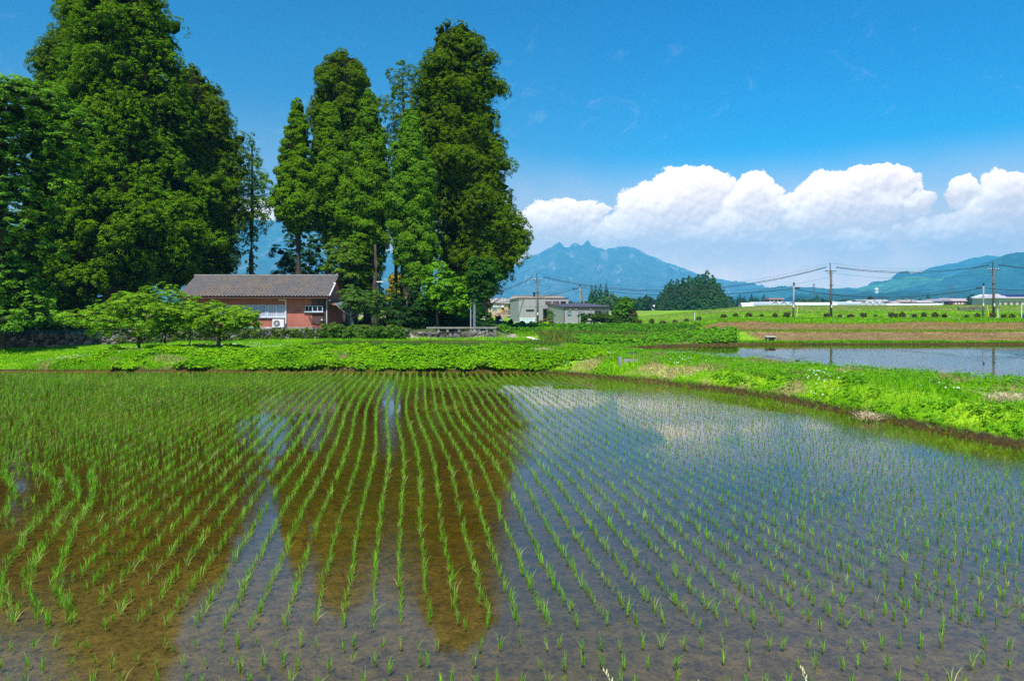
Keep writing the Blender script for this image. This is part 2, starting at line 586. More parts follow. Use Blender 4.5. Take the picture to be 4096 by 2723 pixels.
def zones(x, y):
    """ground cover colour of the place itself (earth, dry mown bank, turf, gravel)"""
    n1 = fbm(x, y, 1.3, 4)
    n2 = fbm(x + 90, y + 40, 6.0, 3)
    n3 = fbm(x * 1.0 - 33, y * 2.2 + 7, 0.5, 3)
    d1, d2, d3, d4 = (sdist(x, y, p) for p in (P1, P2, P3, P4))
    col = 512 + F * x / np.maximum(y, 1.0)
    c = np.empty(x.shape + (3,))
    grass = np.array([.13, .31, .004])
    grass2 = np.array([.22, .38, .010])
    dry = np.array([.28, .22, .085])
    mud = np.array([.045, .032, .015])
    far = np.array([.07, .13, .02])
    t = np.clip((n1 - .35) * 3, 0, 1)[..., None]
    c[:] = grass * (1 - t) + grass2 * t
    def put(mask, colr):
        m = np.clip(mask, 0, 1)[..., None]
        c[:] = c * (1 - m) + np.asarray(colr) * m
    # dry straw patches on the field at the right
    put(ss(n2, .52, .68) * ss(y, 70, 80) * .7, dry * .8)
    put(ss(y, 118, 124) * ss(-y, -152, -143) * ss(n1 + .25 * n3, .45, .75) * ss(col, 700, 760), dry * 1.0)
    # two mown earth banks
    br = np.array([.215, .150, .065])
    t = np.clip(n3 * 1.8 - .4, 0, 1)[..., None]
    brn = br * (0.7 + 0.5 * t)
    b1 = ss(y, 45.0, 45.5) * ss(-y, -49.9, -49.3) * ss(x, 16.2, 17.6)
    b2 = ss(y, 52.9, 53.4) * ss(-y, -62.2, -61.0) * ss(x, 14.5, 16.0)
    m = np.clip(np.maximum(b1, b2), 0, 1)[..., None]
    c[:] = c * (1 - m) + brn * m
    # berm with dry straw
    put(ss(-y, -40, -36) * ss(x, 2, 4) * ss(fbm(x + 5, y, 1.1, 3), .50, .66) * .8, dry)
    # gravel drive in front of the grove
    gd = ss(y, 49.8, 50.4) * ss(-y, -52.6, -51.6) * ss(x, -8.2, -7.6) * ss(-x, -1.0, 0.5)
    gd2 = ss(y, 52.5, 53.0) * ss(-y, -57.5, -56.0) * ss(x, -1.0, 0.0) * ss(-x, -5.5, -3.5)
    put(np.maximum(gd, gd2), np.array([.36, .30, .24]) * (0.8 + .4 * n3.mean()))
    # grove floor
    wy = np.interp(x, WX, WY)
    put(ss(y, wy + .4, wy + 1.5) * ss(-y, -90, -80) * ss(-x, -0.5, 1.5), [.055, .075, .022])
    # concrete ramp and bare soil at the right
    put(ss(y, 70, 71) * ss(-y, -76, -74.5) * ss(col, 972, 980) * ss(-col, -1013, -1003) * (y < 78), [.30, .24, .17])
    # brown field behind the grove, seen left of the grey house
    put(ss(y, 150, 156) * ss(-y, -196, -188) * ss(-col, -560, -520), [.30, .22, .13])
    for d in (d1, d2):
        put(ss(-d, -.34, -.18) * (y < 60), [.035, .028, .012])
    put(ss(y, 260, 330), far)
    # mud: lips and bottoms
    for d in (d1, d2, d3, d4):
        put(ss(-d, -.34, -.18) * (y < 60), mud)
    n4 = fbm(x * 1.6, y * 2.6, 0.35, 3)
    for d in (d1, d2):
        k = (d < 0.03)
        mm = np.clip((fbm(x, y, 2.4, 3) - .35) * 2.5, 0, 1)[..., None]
        mc = np.array([.072, .044, .003]) * (1 - mm) + np.array([.115, .076, .010]) * mm
        ds = (ss(fbm(x * 1.2 + 70, y * 3.1, .9, 3), .60, .75) * .35)[..., None]
        mc = mc * (1 - ds) + np.array([.022, .018, .007]) * ds
        nr_ = (ss(-y, -9.5, -6.0) * .55)[..., None]
        mc = mc * (1 - nr_) + np.array([.165, .125, .050]) * nr_
        al = (ss(fbm(x + 20, y, 3.0, 3), .50, .72) * .55)[..., None]
        mc = mc * (1 - al) + np.array([.075, .062, .012]) * al
        c[k] = mc[k]
    for d in (d3, d4):
        c[d < 0] = (.12, .16, .03)
    return c


def axis(parts):
    out = []
    for a, b, st in parts:
        out += list(np.arange(a, b, st))
    return np.array(out)


gx = axis([(-9000, -1000, 800), (-1000, -200, 80), (-200, -60, 6), (-60, -40, 1.0), (-40, -20, .30), (-20, 24, .16), (24, 45, .35), (45, 90, 1.0), (90, 300, 6), (300, 1000, 70), (1000, 9001, 800)])
gy = axis([(-60, 3, 3), (3, 5, .3), (5, 12, .09), (12, 20, .13), (20, 36, .16), (36, 54, .2), (54, 66, .4), (66, 130, 1.0), (130, 250, 4), (250, 500, 15), (500, 2000, 100), (2000, 8401, 800)])
GX, GY = np.meshgrid(gx, gy)
GZ = H(GX, GY)
GC = zones(GX, GY)
nx, ny = len(gx), len(gy)
idx = np.arange(nx * ny).reshape(ny, nx)
quads = np.stack([idx[:-1, :-1], idx[:-1, 1:], idx[1:, 1:], idx[1:, :-1]], -1).reshape(-1, 4)


def ground_fn(t, vec, c, b):
    n = t.noise(vec, 6.0, 6, 0.7)
    f = t.step(n, .3, .7, .62, 1.35)
    n2 = t.noise(vec, 21.0, 5, .7, .4)
    f = t.m('MULTIPLY', f, t.step(n2, .36, .50, .55, 1.08))
    n3 = t.noise(vec, 70.0, 3, .7)
    f = t.m('MULTIPLY', f, t.step(n3, .3, .7, .8, 1.2))
    vm = t.n('ShaderNodeVectorMath', operation='SCALE')
    t.L.new(c, vm.inputs[0])
    t.L.new(f, vm.inputs['Scale'])
    return vm.outputs[0]


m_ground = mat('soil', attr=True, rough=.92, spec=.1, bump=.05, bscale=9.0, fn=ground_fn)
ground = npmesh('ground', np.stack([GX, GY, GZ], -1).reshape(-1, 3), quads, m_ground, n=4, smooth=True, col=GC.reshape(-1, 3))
tag(ground, kind='structure')

# ------------------------------------------------------------------ water: clear film over the mud, mirror by Fresnel


def water_mat(name, ripple, ior=1.33, tint=(.95, .93, .80)):
    m = bpy.data.materials.new(name)
    m.use_nodes = True
    t = NT(m.node_tree)
    for nd in list(t.N):
        if nd.type != 'OUTPUT_MATERIAL':
            t.N.remove(nd)
    out = [nd for nd in t.N if nd.type == 'OUTPUT_MATERIAL'][0]
    geo = t.n('ShaderNodeNewGeometry')
    pos = geo.outputs['Position']
    mp = t.n('ShaderNodeMapping')
    mp.inputs['Scale'].default_value = (1.0, 1.5, 1.0)
    t.L.new(pos, mp.inputs['Vector'])
    # breeze patches: ripples only where the wind touches the water
    patch = t.step(t.noise(pos, .22, 2, .5), .40, .62, .06, 1.0)
    h1 = t.noise(mp.outputs[0], 17.0, 2, .5, .6)
    h2 = t.noise(mp.outputs[0], 46.0, 2, .5, .4)
    h = t.m('ADD', t.m('MULTIPLY', h1, .75), t.m('MULTIPLY', h2, .5))
    h = t.m('MULTIPLY', h, patch)
    bp = t.n('ShaderNodeBump')
    bp.inputs['Strength'].default_value = 1.0
    bp.inputs['Distance'].default_value = ripple
    t.L.new(h, bp.inputs['Height'])
    fr = t.n('ShaderNodeFresnel')
    fr.inputs['IOR'].default_value = ior
    t.L.new(bp.outputs[0], fr.inputs['Normal'])
    gl = t.n('ShaderNodeBsdfGlossy')
    gl.inputs['Roughness'].default_value = 0.01
    t.L.new(bp.outputs[0], gl.inputs['Normal'])
    tr = t.n('ShaderNodeBsdfTransparent')
    tr.inputs['Color'].default_value = (*tint, 1)
    mx = t.n('ShaderNodeMixShader')
    t.L.new(t.m('POWER', fr.outputs[0], .72), mx.inputs[0])
    t.L.new(tr.outputs[0], mx.inputs[1])
    t.L.new(gl.outputs[0], mx.inputs[2])
    t.L.new(mx.outputs[0], out.inputs['Surface'])
    return m


m_water = water_mat('paddy_water', .0019, 1.5)
m_calm = water_mat('calm_paddy_water', .0005, 1.5)


def sheet(name, poly, z, grow=0.05, m=None):
    c = poly.mean(0)
    b = MB()
    vs = [(x + math.copysign(grow, x - c[0]), y + math.copysign(grow, y - c[1]), z) for x, y in poly]
    # counter-clockwise seen from above
    a = sum(vs[i][0] * vs[(i + 1) % len(vs)][1] - vs[(i + 1) % len(vs)][0] * vs[i][1] for i in range(len(vs)))
    if a < 0:
        vs = vs[::-1]
    b.add(vs, [tuple(range(len(vs)))])
    return tag(b.build(name, m or m_water), kind='structure')


sheet('water', P1, W1)
sheet('water', P2, W2, m=m_calm)
sheet('water', P3, W3)
sheet('water', P4, W4)

# ------------------------------------------------------------------ mountains and hills
def mtn_fn(t, vec, c, b):
    f = t.step(t.noise(vec, .018, 9, .72), .36, .64, .45, 1.6)
    f = t.m('MULTIPLY', f, t.step(t.noise(vec, .0035, 6, .6), .35, .65, .75, 1.25))
    vm = t.n('ShaderNodeVectorMath', operation='SCALE')
    t.L.new(c, vm.inputs[0])
    t.L.new(f, vm.inputs['Scale'])
    return vm.outputs[0]


m_mtn = mat('mountain_forest', attr=True, rough=.95, spec=.0, fn=mtn_fn)


def ridge(name, prof, Y0, depth, rocky=0.12, colr=(.045, .085, .03), colr2=(.09, .12, .04), scar=0.0, seed=1, base=-4.0, foot=1.0, nx_=260, ny_=70, tuft=0.0, back=.6, noiselen=.12):
    """solid ridge: a height field with its crest at distance Y0 following the photographed skyline"""
    pxs = np.array([p[0] for p in prof], float)
    pys = np.array([p[1] for p in prof], float)
    X0, X1 = px(pxs[0], Y0), px(pxs[-1], Y0)
    xs = np.linspace(X0, X1, nx_)
    crest = np.interp(xs, px(pxs, Y0), pz(pys, Y0))
    s = np.concatenate([np.linspace(-1, 0, ny_), np.linspace(0, back, 14)[1:]])
    XS, S = np.meshgrid(xs, s)
    CR = np.broadcast_to(crest, XS.shape)
    hmax = crest.max() - base
    sm = np.clip(1 - np.abs(S), 0, 1)
    shape = np.where(S < 0, sm ** (1.25), np.clip(1 - (S / back) ** 2 * 1.0, 0, 1))
    YS = Y0 + S * depth
    L = noiselen * depth
    sd = seed * 371.3
    r1 = 1 - np.abs(2 * fbm(XS + sd + YS * .12, YS * .35, L, 5) - 1)
    r2 = 1 - np.abs(2 * fbm(XS + sd + 999, YS * .6, L * .33, 4) - 1)
    er = (r1 * .7 + r2 * .3) - .75
    Zr = base + (CR - base) * shape + er * hmax * rocky * np.sin(np.pi * np.clip(sm, 0, 1)) * (S < 0) * 2.0
    # crest detail
    Zr = Zr + (fbm(XS * 3 + sd, XS * 0 + 3.3, L * .2, 3) - .5) * hmax * .02 * (sm > .97)
    if tuft > 0:
        Zr = Zr + tuft * np.clip(fbm(XS + sd, YS, tuft * 2.2, 2) - .35, 0, 1) * (sm > .02)
    c = np.empty(XS.shape + (3,))
    t = np.clip((fbm(XS + 5 * sd, YS, L * .5, 4) - .38) * (4 if Y0 < 6500 else 2), 0, 1)[..., None]
    c[:] = np.array(colr) * (1 - t) + np.array(colr2) * t
    k = np.clip((fbm(XS * 1.3 + sd, YS, max(40., L * .10), 3) - .50) * 5, 0, 1)[..., None] * (.5 if Y0 < 6500 else .12)
    c[:] = c * (1 - k) + c * np.array([.45, .55, .6]) * k
    if scar > 0:
        k = (ss(fbm(XS * 2.6 + sd, YS * .55, L * .6, 3), .63, .72) * ss(sm, .15, .4) * scar)[..., None]
        c[:] = c * (1 - k) + np.array([.42, .33, .27]) * k
    V = np.stack([XS, YS, Zr], -1).reshape(-1, 3)
    ii = np.arange(XS.size).reshape(XS.shape)
    q = np.stack([ii[:-1, :-1], ii[:-1, 1:], ii[1:, 1:], ii[1:, :-1]], -1).reshape(-1, 4)
    o = npmesh(name, V, q, m_mtn, n=4, smooth=True, col=c.reshape(-1, 3))
    return tag(o, kind='structure')


def c5(pts):
    return [(475 + c / 8.578, 225 + y / 8.578) for c, y in pts]


def c29(pts):
    return [(725 + c / 7.378, 237.5 + y / 7.378) for c, y in pts]


ridge('mountain', [(380, 300), (430, 291), (480, 282), (505, 272)] + c5([(330, 350), (450, 272), (510, 252), (560, 237), (620, 200), (655, 185), (680, 168), (700, 158), (725, 140), (745, 160), (772, 192), (790, 190), (812, 184), (832, 160), (850, 152), (870, 148), (885, 158), (905, 172), (925, 170), (938, 152), (950, 142), (965, 131), (980, 138), (988, 152), (992, 178), (1020, 180), (1050, 195), (1075, 188), (1100, 204), (1125, 212), (1150, 195), (1175, 197), (1200, 192), (1240, 182), (1300, 178), (1360, 190), (1420, 214), (1460, 240), (1500, 262), (1550, 275), (1600, 302), (1650, 322), (1700, 332), (1760, 358), (1820, 382), (1900, 415), (2000, 445), (2150, 470), (2250, 497), (2359, 518)]) + [(772, 290), (800, 294), (840, 298), (900, 301)],
      8000, 2600, back=.25, rocky=.20, scar=.35, seed=2, nx_=620, ny_=110, colr=(.045, .055, .035), colr2=(.08, .08, .05), noiselen=.10)
ridge('mountain', [(-260, 262), (-120, 235), (0, 226), (100, 214), (180, 212), (250, 219), (290, 221), (330, 233), (380, 250), (430, 262), (480, 278), (520, 292), (560, 300)],
      6800, 2600, rocky=.13, scar=.25, seed=5, nx_=360, colr=(.03, .055, .03), colr2=(.06, .075, .04))
ridge('hill', c29([(140, 420), (230, 408), (290, 395), (340, 378), (380, 368), (440, 360), (520, 366), (600, 374), (640, 372), (700, 378), (760, 377), (850, 383), (950, 385), (1000, 379), (1060, 388), (1150, 395), (1300, 410)]),
      4600, 1100, rocky=.16, seed=7, tuft=26, nx_=420, colr=(.014, .045, .016), colr2=(.022, .06, .02))
ridge('hill', c29([(700, 400), (830, 392), (870, 372), (900, 368), (930, 370), (1000, 374), (1060, 368), (1100, 376), (1300, 390), (1500, 395)]),
      7000, 1200, rocky=.12, seed=8, tuft=16, colr=(.02, .05, .02), colr2=(.03, .06, .02))
ridge('hill', c29([(980, 410), (1020, 378), (1060, 362), (1112, 345), (1150, 338), (1190, 335), (1230, 325), (1262, 312), (1300, 292), (1350, 285), (1375, 283), (1400, 280), (1440, 278), (1480, 290), (1520, 300), (1560, 290), (1620, 285), (1700, 282), (1800, 272), (1900, 262), (2000, 250), (2206, 230)]),
      4300, 1000, rocky=.14, seed=9, nx_=420, colr=(.04, .12, .03), colr2=(.06, .17, .035))
for k_, pr_k in enumerate(([(1098, 352), (1108, 345), (1113, 330), (1120, 322), (1150, 319), (1180, 326), (1186, 315), (1194, 318), (1203, 345), (1210, 352)],
                           [(1258, 335), (1264, 312), (1282, 292), (1296, 266), (1300, 257), (1322, 260), (1348, 254), (1362, 268), (1372, 275), (1384, 300), (1396, 335)],
                           [(1392, 335), (1398, 285), (1405, 264), (1420, 259), (1442, 258), (1460, 272), (1470, 276), (1485, 267), (1500, 268), (1508, 285), (1520, 300), (1524, 335)],
                           [(1518, 335), (1526, 300), (1530, 268), (1545, 254), (1565, 256), (1590, 262), (1625, 280), (1650, 300), (1670, 335)])):
    ridge('hill', c29(pr_k), 4400, 420, rocky=.05, seed=20 + k_, tuft=22, nx_=90, ny_=30, colr=(.012, .05, .014), colr2=(.02, .07, .02))
ridge('hill', c29([(1480, 330), (1540, 262), (1570, 245), (1605, 205), (1650, 196), (1700, 190), (1760, 186), (1800, 170), (1850, 151), (1900, 143), (1950, 134), (2000, 136), (2070, 148), (2206, 190), (2300, 220)]),
      6300, 1500, rocky=.16, seed=10, tuft=30, nx_=420, colr=(.012, .05, .022), colr2=(.02, .065, .025))
ridge('hill', c29([(1380, 400), (1480, 358), (1560, 345), (1680, 318), (1780, 290), (1850, 255), (1900, 235), (1960, 205), (2010, 188), (2060, 160), (2080, 140), (2110, 130), (2150, 112), (2206, 110), (2300, 122), (2450, 100), (2700, 120)]),
      3700, 950, rocky=.20, seed=11, tuft=26, nx_=520, ny_=110, colr=(.008, .032, .024), colr2=(.014, .055, .03))
ridge('hill', c29([(560, 425), (900, 415), (1200, 404), (1500, 400), (1800, 398), (2206, 396), (2500, 398)]),
      2600, 420, rocky=.1, seed=12, tuft=16, nx_=420, colr=(.008, .03, .02), colr2=(.016, .05, .022))

# ------------------------------------------------------------------ foliage generators
def unit(v):
    return v / np.maximum(np.linalg.norm(v, axis=-1, keepdims=True), 1e-9)


def rdir(n, rng):
    v = rng.normal(size=(n, 3))
    return unit(v)


def tris(c, nrm, size, rng, aspect=1.0):
    """one leaf-shaped triangle per centre"""
    n = len(c)
    a = unit(np.cross(nrm, rdir(n, rng)))
    b = np.cross(nrm, a)
    s = np.asarray(size).reshape(-1, 1) * np.ones((n, 1))
    v0 = c + a * s * .62
    v1 = c - a * s * .40 + b * s * .46 * aspect
    v2 = c - a * s * .40 - b * s * .46 * aspect
    V = np.stack([v0, v1, v2], 1).reshape(-1, 3)
    return V, np.arange(3 * n).reshape(-1, 3)


_ICO = None


def ico():
    global _ICO
    if _ICO is None:
        p = (1 + 5 ** .5) / 2
        v = np.array([(-1, p, 0), (1, p, 0), (-1, -p, 0), (1, -p, 0), (0, -1, p), (0, 1, p), (0, -1, -p), (0, 1, -p), (p, 0, -1), (p, 0, 1), (-p, 0, -1), (-p, 0, 1)])
        v = unit(v)
        f = np.array([(0, 11, 5), (0, 5, 1), (0, 1, 7), (0, 7, 10), (0, 10, 11), (1, 5, 9), (5, 11, 4), (11, 10, 2), (10, 7, 6), (7, 1, 8), (3, 9, 4), (3, 4, 2), (3, 2, 6), (3, 6, 8), (3, 8, 9), (4, 9, 5), (2, 4, 11), (6, 2, 10), (8, 6, 7), (9, 8, 1)])
        _ICO = (v, f)
    return _ICO


def foliage(lobes, rng, puffs=20, leaves=26, puff_r=.33, leaf=.17, col=(.06, .15, .01), var=.25, colb=None, up=0.25, core=.72, out_bias=1.0, puff_sq=.85, down_ok=-.78, corecol=(.025, .055, .003), aspect=1.0, fleck=None, tip=None, njit=.5):
    """lobes: (x,y,z,rx,rz, ox,oy) clumps; every clump carries puffs, every puff carries leaf-sized faces"""
    L = np.asarray(lobes, float)
    nl = len(L)
    rmean = L[:, 3].mean()
    cnt = np.maximum(4, (puffs * (L[:, 3] / rmean) ** 1.6) * np.where(L[:, 6] > .35, .5, 1.0)).astype(int)
    li = np.repeat(np.arange(nl), cnt)
    d = rdir(len(li), rng)
    outd = np.stack([L[li, 5], L[li, 6], np.zeros(len(li))], -1)
    d = unit(d + outd * .34 * out_bias + np.array([0, 0, .25]))
    low = d[:, 2] < down_ok
    d[low, 2] *= -.3
    d = unit(d)
    pc = L[li, :3] + d * np.stack([L[li, 3], L[li, 3], L[li, 4]], -1) * rng.uniform(.82, 1.08, (len(li), 1))
    pr = puff_r * rng.uniform(.65, 1.3, len(li)) * np.clip(L[li, 3] / (rmean * .9), .5, 1.1)
    pi = np.repeat(np.arange(len(pc)), leaves)
    q = unit(rdir(len(pi), rng) + d[pi] * .75 + np.array([0, 0, up]))
    rr = pr[pi] * rng.uniform(.70, 1.06, len(pi))
    c = pc[pi] + q * rr[:, None] * np.array([1, 1, puff_sq])
    nrm = unit(q * 1.0 + rdir(len(pi), rng) * njit + np.array([0, 0, up * .6]))
    V, Fc = tris(c, nrm, leaf * rng.uniform(.7, 1.3, len(pi)), rng, aspect)
    base = np.asarray(col)
    pv = 1 + var * (rng.random(len(pc)) * 2 - 1)
    lv = 1 + .18 * (rng.random(len(pi)) * 2 - 1)
    C = base[None, :] * (pv[pi] * lv)[:, None]
    if colb is not None:
        lb = np.clip(rng.random(nl)[li][pi] * .6 + rng.random(len(pc))[pi] * .6 - .25, 0, 1)[:, None]
        C = C * (1 - lb) + np.asarray(colb)[None, :] * (pv[pi] * lv)[:, None] * lb
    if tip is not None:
        # outer leaves of each puff blend towards the tip colour
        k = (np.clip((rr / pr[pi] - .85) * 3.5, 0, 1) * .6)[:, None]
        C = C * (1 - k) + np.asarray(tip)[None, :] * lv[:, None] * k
    if fleck is not None:
        k = rng.random(len(pi)) < fleck[1]
        C[k] = np.asarray(fleck[0])
    C = np.repeat(C, 3, axis=0)
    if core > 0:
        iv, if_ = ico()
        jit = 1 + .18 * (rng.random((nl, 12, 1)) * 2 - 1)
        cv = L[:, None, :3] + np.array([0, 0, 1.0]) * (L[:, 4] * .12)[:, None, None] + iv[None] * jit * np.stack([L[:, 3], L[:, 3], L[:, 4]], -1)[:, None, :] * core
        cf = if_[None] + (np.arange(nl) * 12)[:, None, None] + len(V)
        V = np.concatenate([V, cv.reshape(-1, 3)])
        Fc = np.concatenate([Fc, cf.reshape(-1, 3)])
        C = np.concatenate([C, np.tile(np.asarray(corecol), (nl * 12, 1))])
    return V, Fc, C


m_cedar = leafmat('cedar_foliage', trans=.24, rough=.7, spec=.04)
m_leaf = leafmat('leaf_green', trans=.38, rough=.5, spec=.10)
m_far = leafmat('far_foliage', trans=.15, rough=.8, spec=.05, obvar=.22)


def bark_fn(c1, c2):
    def fn(t, vec, c, b):
        mp = t.n('ShaderNodeMapping')
        mp.inputs['Scale'].default_value = (9, 9, .7)
        t.L.new(vec, mp.inputs['Vector'])
        n = t.noise(mp.outputs[0], 2.0, 5, .65)
        return t.mix(t.step(n, .35, .65), c1, c2)
    return fn


m_bark = mat('cedar_bark', rough=.9, spec=.1, bump=.06, bscale=6, fn=bark_fn((.045, .034, .028), (.115, .090, .072)))
m_barkpale = mat('pale_bark', rough=.9, spec=.1, bump=.05, bscale=5, fn=bark_fn((.26, .17, .085), (.44, .31, .17)))
m_barkgrey = mat('grey_bark', rough=.9, spec=.1, bump=.02, bscale=14, fn=bark_fn((.05, .042, .035), (.17, .15, .125)))


def trunk_mesh(name, parent, h, r0, lean=(0, 0), limbs=(), mat_=None, r1=.08, wob=.15, seed=1, n=10):
    b = MB()
    rr = random.Random(seed)
    pts = []
    rad = []
    K = 9
    for i in range(K):
        f = i / (K - 1)
        pts.append((lean[0] * f + wob * (rr.random() - .5) * min(1, f * 4), lean[1] * f + wob * (rr.random() - .5) * min(1, f * 4), h * f))
        rad.append(r0 * (1.25 if i == 0 else 1) * (1 - f) + r1 * f)
    b.tube(pts, rad, n)
    for (z0, x1, y1, z1, r) in limbs:
        f = z0 / h
        p0 = (lean[0] * f, lean[1] * f, z0)
        mid = ((p0[0] + x1) / 2 + rr.uniform(-.2, .2), (p0[1] + y1) / 2, z0 + (z1 - z0) * .35)
        b.tube([p0, mid, (x1, y1, z1)], [r, r * .75, r * .3], 6)
    return b.build('trunk', mat_ or m_bark, parent, smooth=True)


def crown_lobes(prof, nl, rng, depth=.8, lobe=.34, lmin=.5, lmax=1.7, rin=(.62, .98), cx=None, sq=.78, ripple=.16, phase=None, inset=.18):
    """clumps following an outline prof = [(z, radius)], in local coordinates"""
    pz_ = np.array([p[0] for p in prof], float)
    pr_ = np.maximum(np.array([p[1] for p in prof], float) - inset, .06)
    pz_[-1] -= inset * .6
    zz = np.linspace(pz_[0], pz_[-1], 400)
    rz = np.interp(zz, pz_, pr_)
    wts = (rz + .35)
    cdf = np.cumsum(wts) / wts.sum()
    u = (np.arange(nl) + rng.random(nl)) / nl
    z = np.interp(u, cdf, zz)
    r = np.interp(z, pz_, pr_)
    a = np.arange(nl) * 2.39996 + rng.normal(0, .35, nl)
    phase0 = rng.random() * 10
    big = vnoise(np.mod(a, 2 * np.pi) * np.maximum(r, 1.5) / 2.3 + 7.1 * phase0, z / 1.7 + 3.3 * phase0, 1.0)
    bump = 1 + ripple * (big - .5) * 3.6 + ripple * (rng.random(nl) - .5) * .8
    rl = np.clip(r * lobe, np.minimum(lmin, .22 + r * .5), lmax) * rng.uniform(.72, 1.25, nl)
    fr_ = rng.uniform(rin[0], rin[1], nl)
    fr_[::6] *= .35
    rc = np.maximum(r * bump * fr_ - rl * .15, 0)
    x, y = rc * np.cos(a), rc * np.sin(a) * depth
    if cx is not None:
        x = x + np.interp(z, [p[0] for p in cx], [p[1] for p in cx])
    return np.stack([x, y, z - rl * .2, rl, rl * sq, np.cos(a), np.sin(a)], -1)


def outline_tree(name, label, cat, Y, xc, top, base, prof_px, nl, seed, kind='cedar', trunk=None, group=None, depth=.8, trunk_r=None, trunk_mat=None, extra=None, limbs=(), lean=(0, 0), **kw):
    """tree whose silhouette is given as (row, left col, right col) in my measuring scale"""
    rng = np.random.default_rng(seed)
    s = D / F * Y
    X0 = (xc * D - 512) / F * Y
    zb = H(np.array([X0]), np.array([float(Y)]), False)[0] if base is None else (HZ - base * D) / F * Y
    zb = min(zb, H(np.array([X0]), np.array([float(Y)]), False)[0])
    prof, cx = [], []
    for (row, l, r) in sorted(prof_px, reverse=True):
        z = (HZ - row * D) / F * Y - zb
        prof.append((z, (r - l) / 2 * s))
        cx.append((z, ((l + r) / 2 - xc) * s))
    t = root(name, (X0, Y, zb), 0, label, cat, group)
    lb = crown_lobes(prof, nl, rng, depth=depth, cx=cx, **{k: kw.pop(k) for k in list(kw) if k in ('lobe', 'lmin', 'lmax', 'rin', 'sq', 'ripple', 'inset')})
    if extra:
        ex = []
        for (x, y, rpx, dy) in extra:      # extra clumps in measuring scale
            r_ = rpx * s
            for k in range(5):
                o = rng.normal(0, .35, 3) * r_
                xx = (x - xc) * s + o[0]
                ex.append([xx, dy + o[1], (HZ - y * D) / F * Y - zb + o[2], r_ * .62, r_ * .5, np.sign(x - xc) * .5, -.6])
        lb = np.concatenate([lb, np.array(ex)])
    V, Fc, C = foliage(lb, rng, **kw)
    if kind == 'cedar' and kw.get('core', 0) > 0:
        # inner twigs as a hull, near-black to paint the crown's inner shade
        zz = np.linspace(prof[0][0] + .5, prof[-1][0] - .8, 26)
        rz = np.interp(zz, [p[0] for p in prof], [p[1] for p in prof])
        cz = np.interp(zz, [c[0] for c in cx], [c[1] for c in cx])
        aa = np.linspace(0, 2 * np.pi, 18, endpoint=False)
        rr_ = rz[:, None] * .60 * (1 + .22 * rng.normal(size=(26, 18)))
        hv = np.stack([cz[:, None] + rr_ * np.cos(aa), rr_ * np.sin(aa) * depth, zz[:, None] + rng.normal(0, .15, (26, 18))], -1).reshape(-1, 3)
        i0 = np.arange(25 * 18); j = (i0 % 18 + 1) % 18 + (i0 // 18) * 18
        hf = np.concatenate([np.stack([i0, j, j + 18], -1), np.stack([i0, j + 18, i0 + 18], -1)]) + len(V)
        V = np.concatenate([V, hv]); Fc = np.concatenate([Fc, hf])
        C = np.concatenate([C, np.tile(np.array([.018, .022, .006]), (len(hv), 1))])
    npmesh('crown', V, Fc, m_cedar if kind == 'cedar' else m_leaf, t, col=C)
    top_z = prof[-1][0]
    th = top_z * (.93 if trunk is None else trunk)
    trunk_mesh('trunk', t, th, trunk_r or .45, (np.interp(th, [c[0] for c in cx], [c[1] for c in cx]) * .8 + lean[0], lean[1]), limbs, trunk_mat or (m_bark if kind == 'cedar' else m_barkgrey), seed=seed)
    return t


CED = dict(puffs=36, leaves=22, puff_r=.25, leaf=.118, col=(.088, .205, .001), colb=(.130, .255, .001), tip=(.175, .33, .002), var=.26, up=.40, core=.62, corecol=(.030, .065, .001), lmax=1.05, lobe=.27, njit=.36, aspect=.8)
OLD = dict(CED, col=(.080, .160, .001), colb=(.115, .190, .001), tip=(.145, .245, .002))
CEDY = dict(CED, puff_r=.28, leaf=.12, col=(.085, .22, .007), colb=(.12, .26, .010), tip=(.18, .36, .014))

G1 = 'tall cedars of the grove right of the red house'
G0 = 'old cedars of the grove left of the red house'
# left grove
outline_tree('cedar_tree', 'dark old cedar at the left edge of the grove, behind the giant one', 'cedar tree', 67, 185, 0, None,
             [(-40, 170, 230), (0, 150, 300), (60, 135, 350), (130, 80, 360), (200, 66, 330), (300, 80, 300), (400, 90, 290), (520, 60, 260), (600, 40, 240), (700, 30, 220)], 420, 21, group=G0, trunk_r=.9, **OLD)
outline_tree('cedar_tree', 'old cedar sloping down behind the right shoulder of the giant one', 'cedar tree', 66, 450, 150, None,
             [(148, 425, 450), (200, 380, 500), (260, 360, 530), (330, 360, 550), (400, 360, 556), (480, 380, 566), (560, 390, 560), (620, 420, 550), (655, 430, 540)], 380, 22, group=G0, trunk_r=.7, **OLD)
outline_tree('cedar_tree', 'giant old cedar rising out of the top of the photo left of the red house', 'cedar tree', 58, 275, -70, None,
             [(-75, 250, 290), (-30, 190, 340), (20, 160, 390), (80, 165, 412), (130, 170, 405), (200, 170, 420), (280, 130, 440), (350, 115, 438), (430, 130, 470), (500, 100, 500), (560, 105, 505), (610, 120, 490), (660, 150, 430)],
             640, 23, group=G0, trunk_r=1.3, depth=.85, extra=[(165, 520, 62, -3.6), (140, 590, 50, -3.6), (190, 600, 48, -3.8), (420, 500, 60, -3.6), (460, 570, 50, -3.2), (370, 540, 50, -4.0), (400, 610, 42, -3.6), (300, 420, 60, -4), (240, 330, 60, -3.6)], **dict(CED, puffs=26))
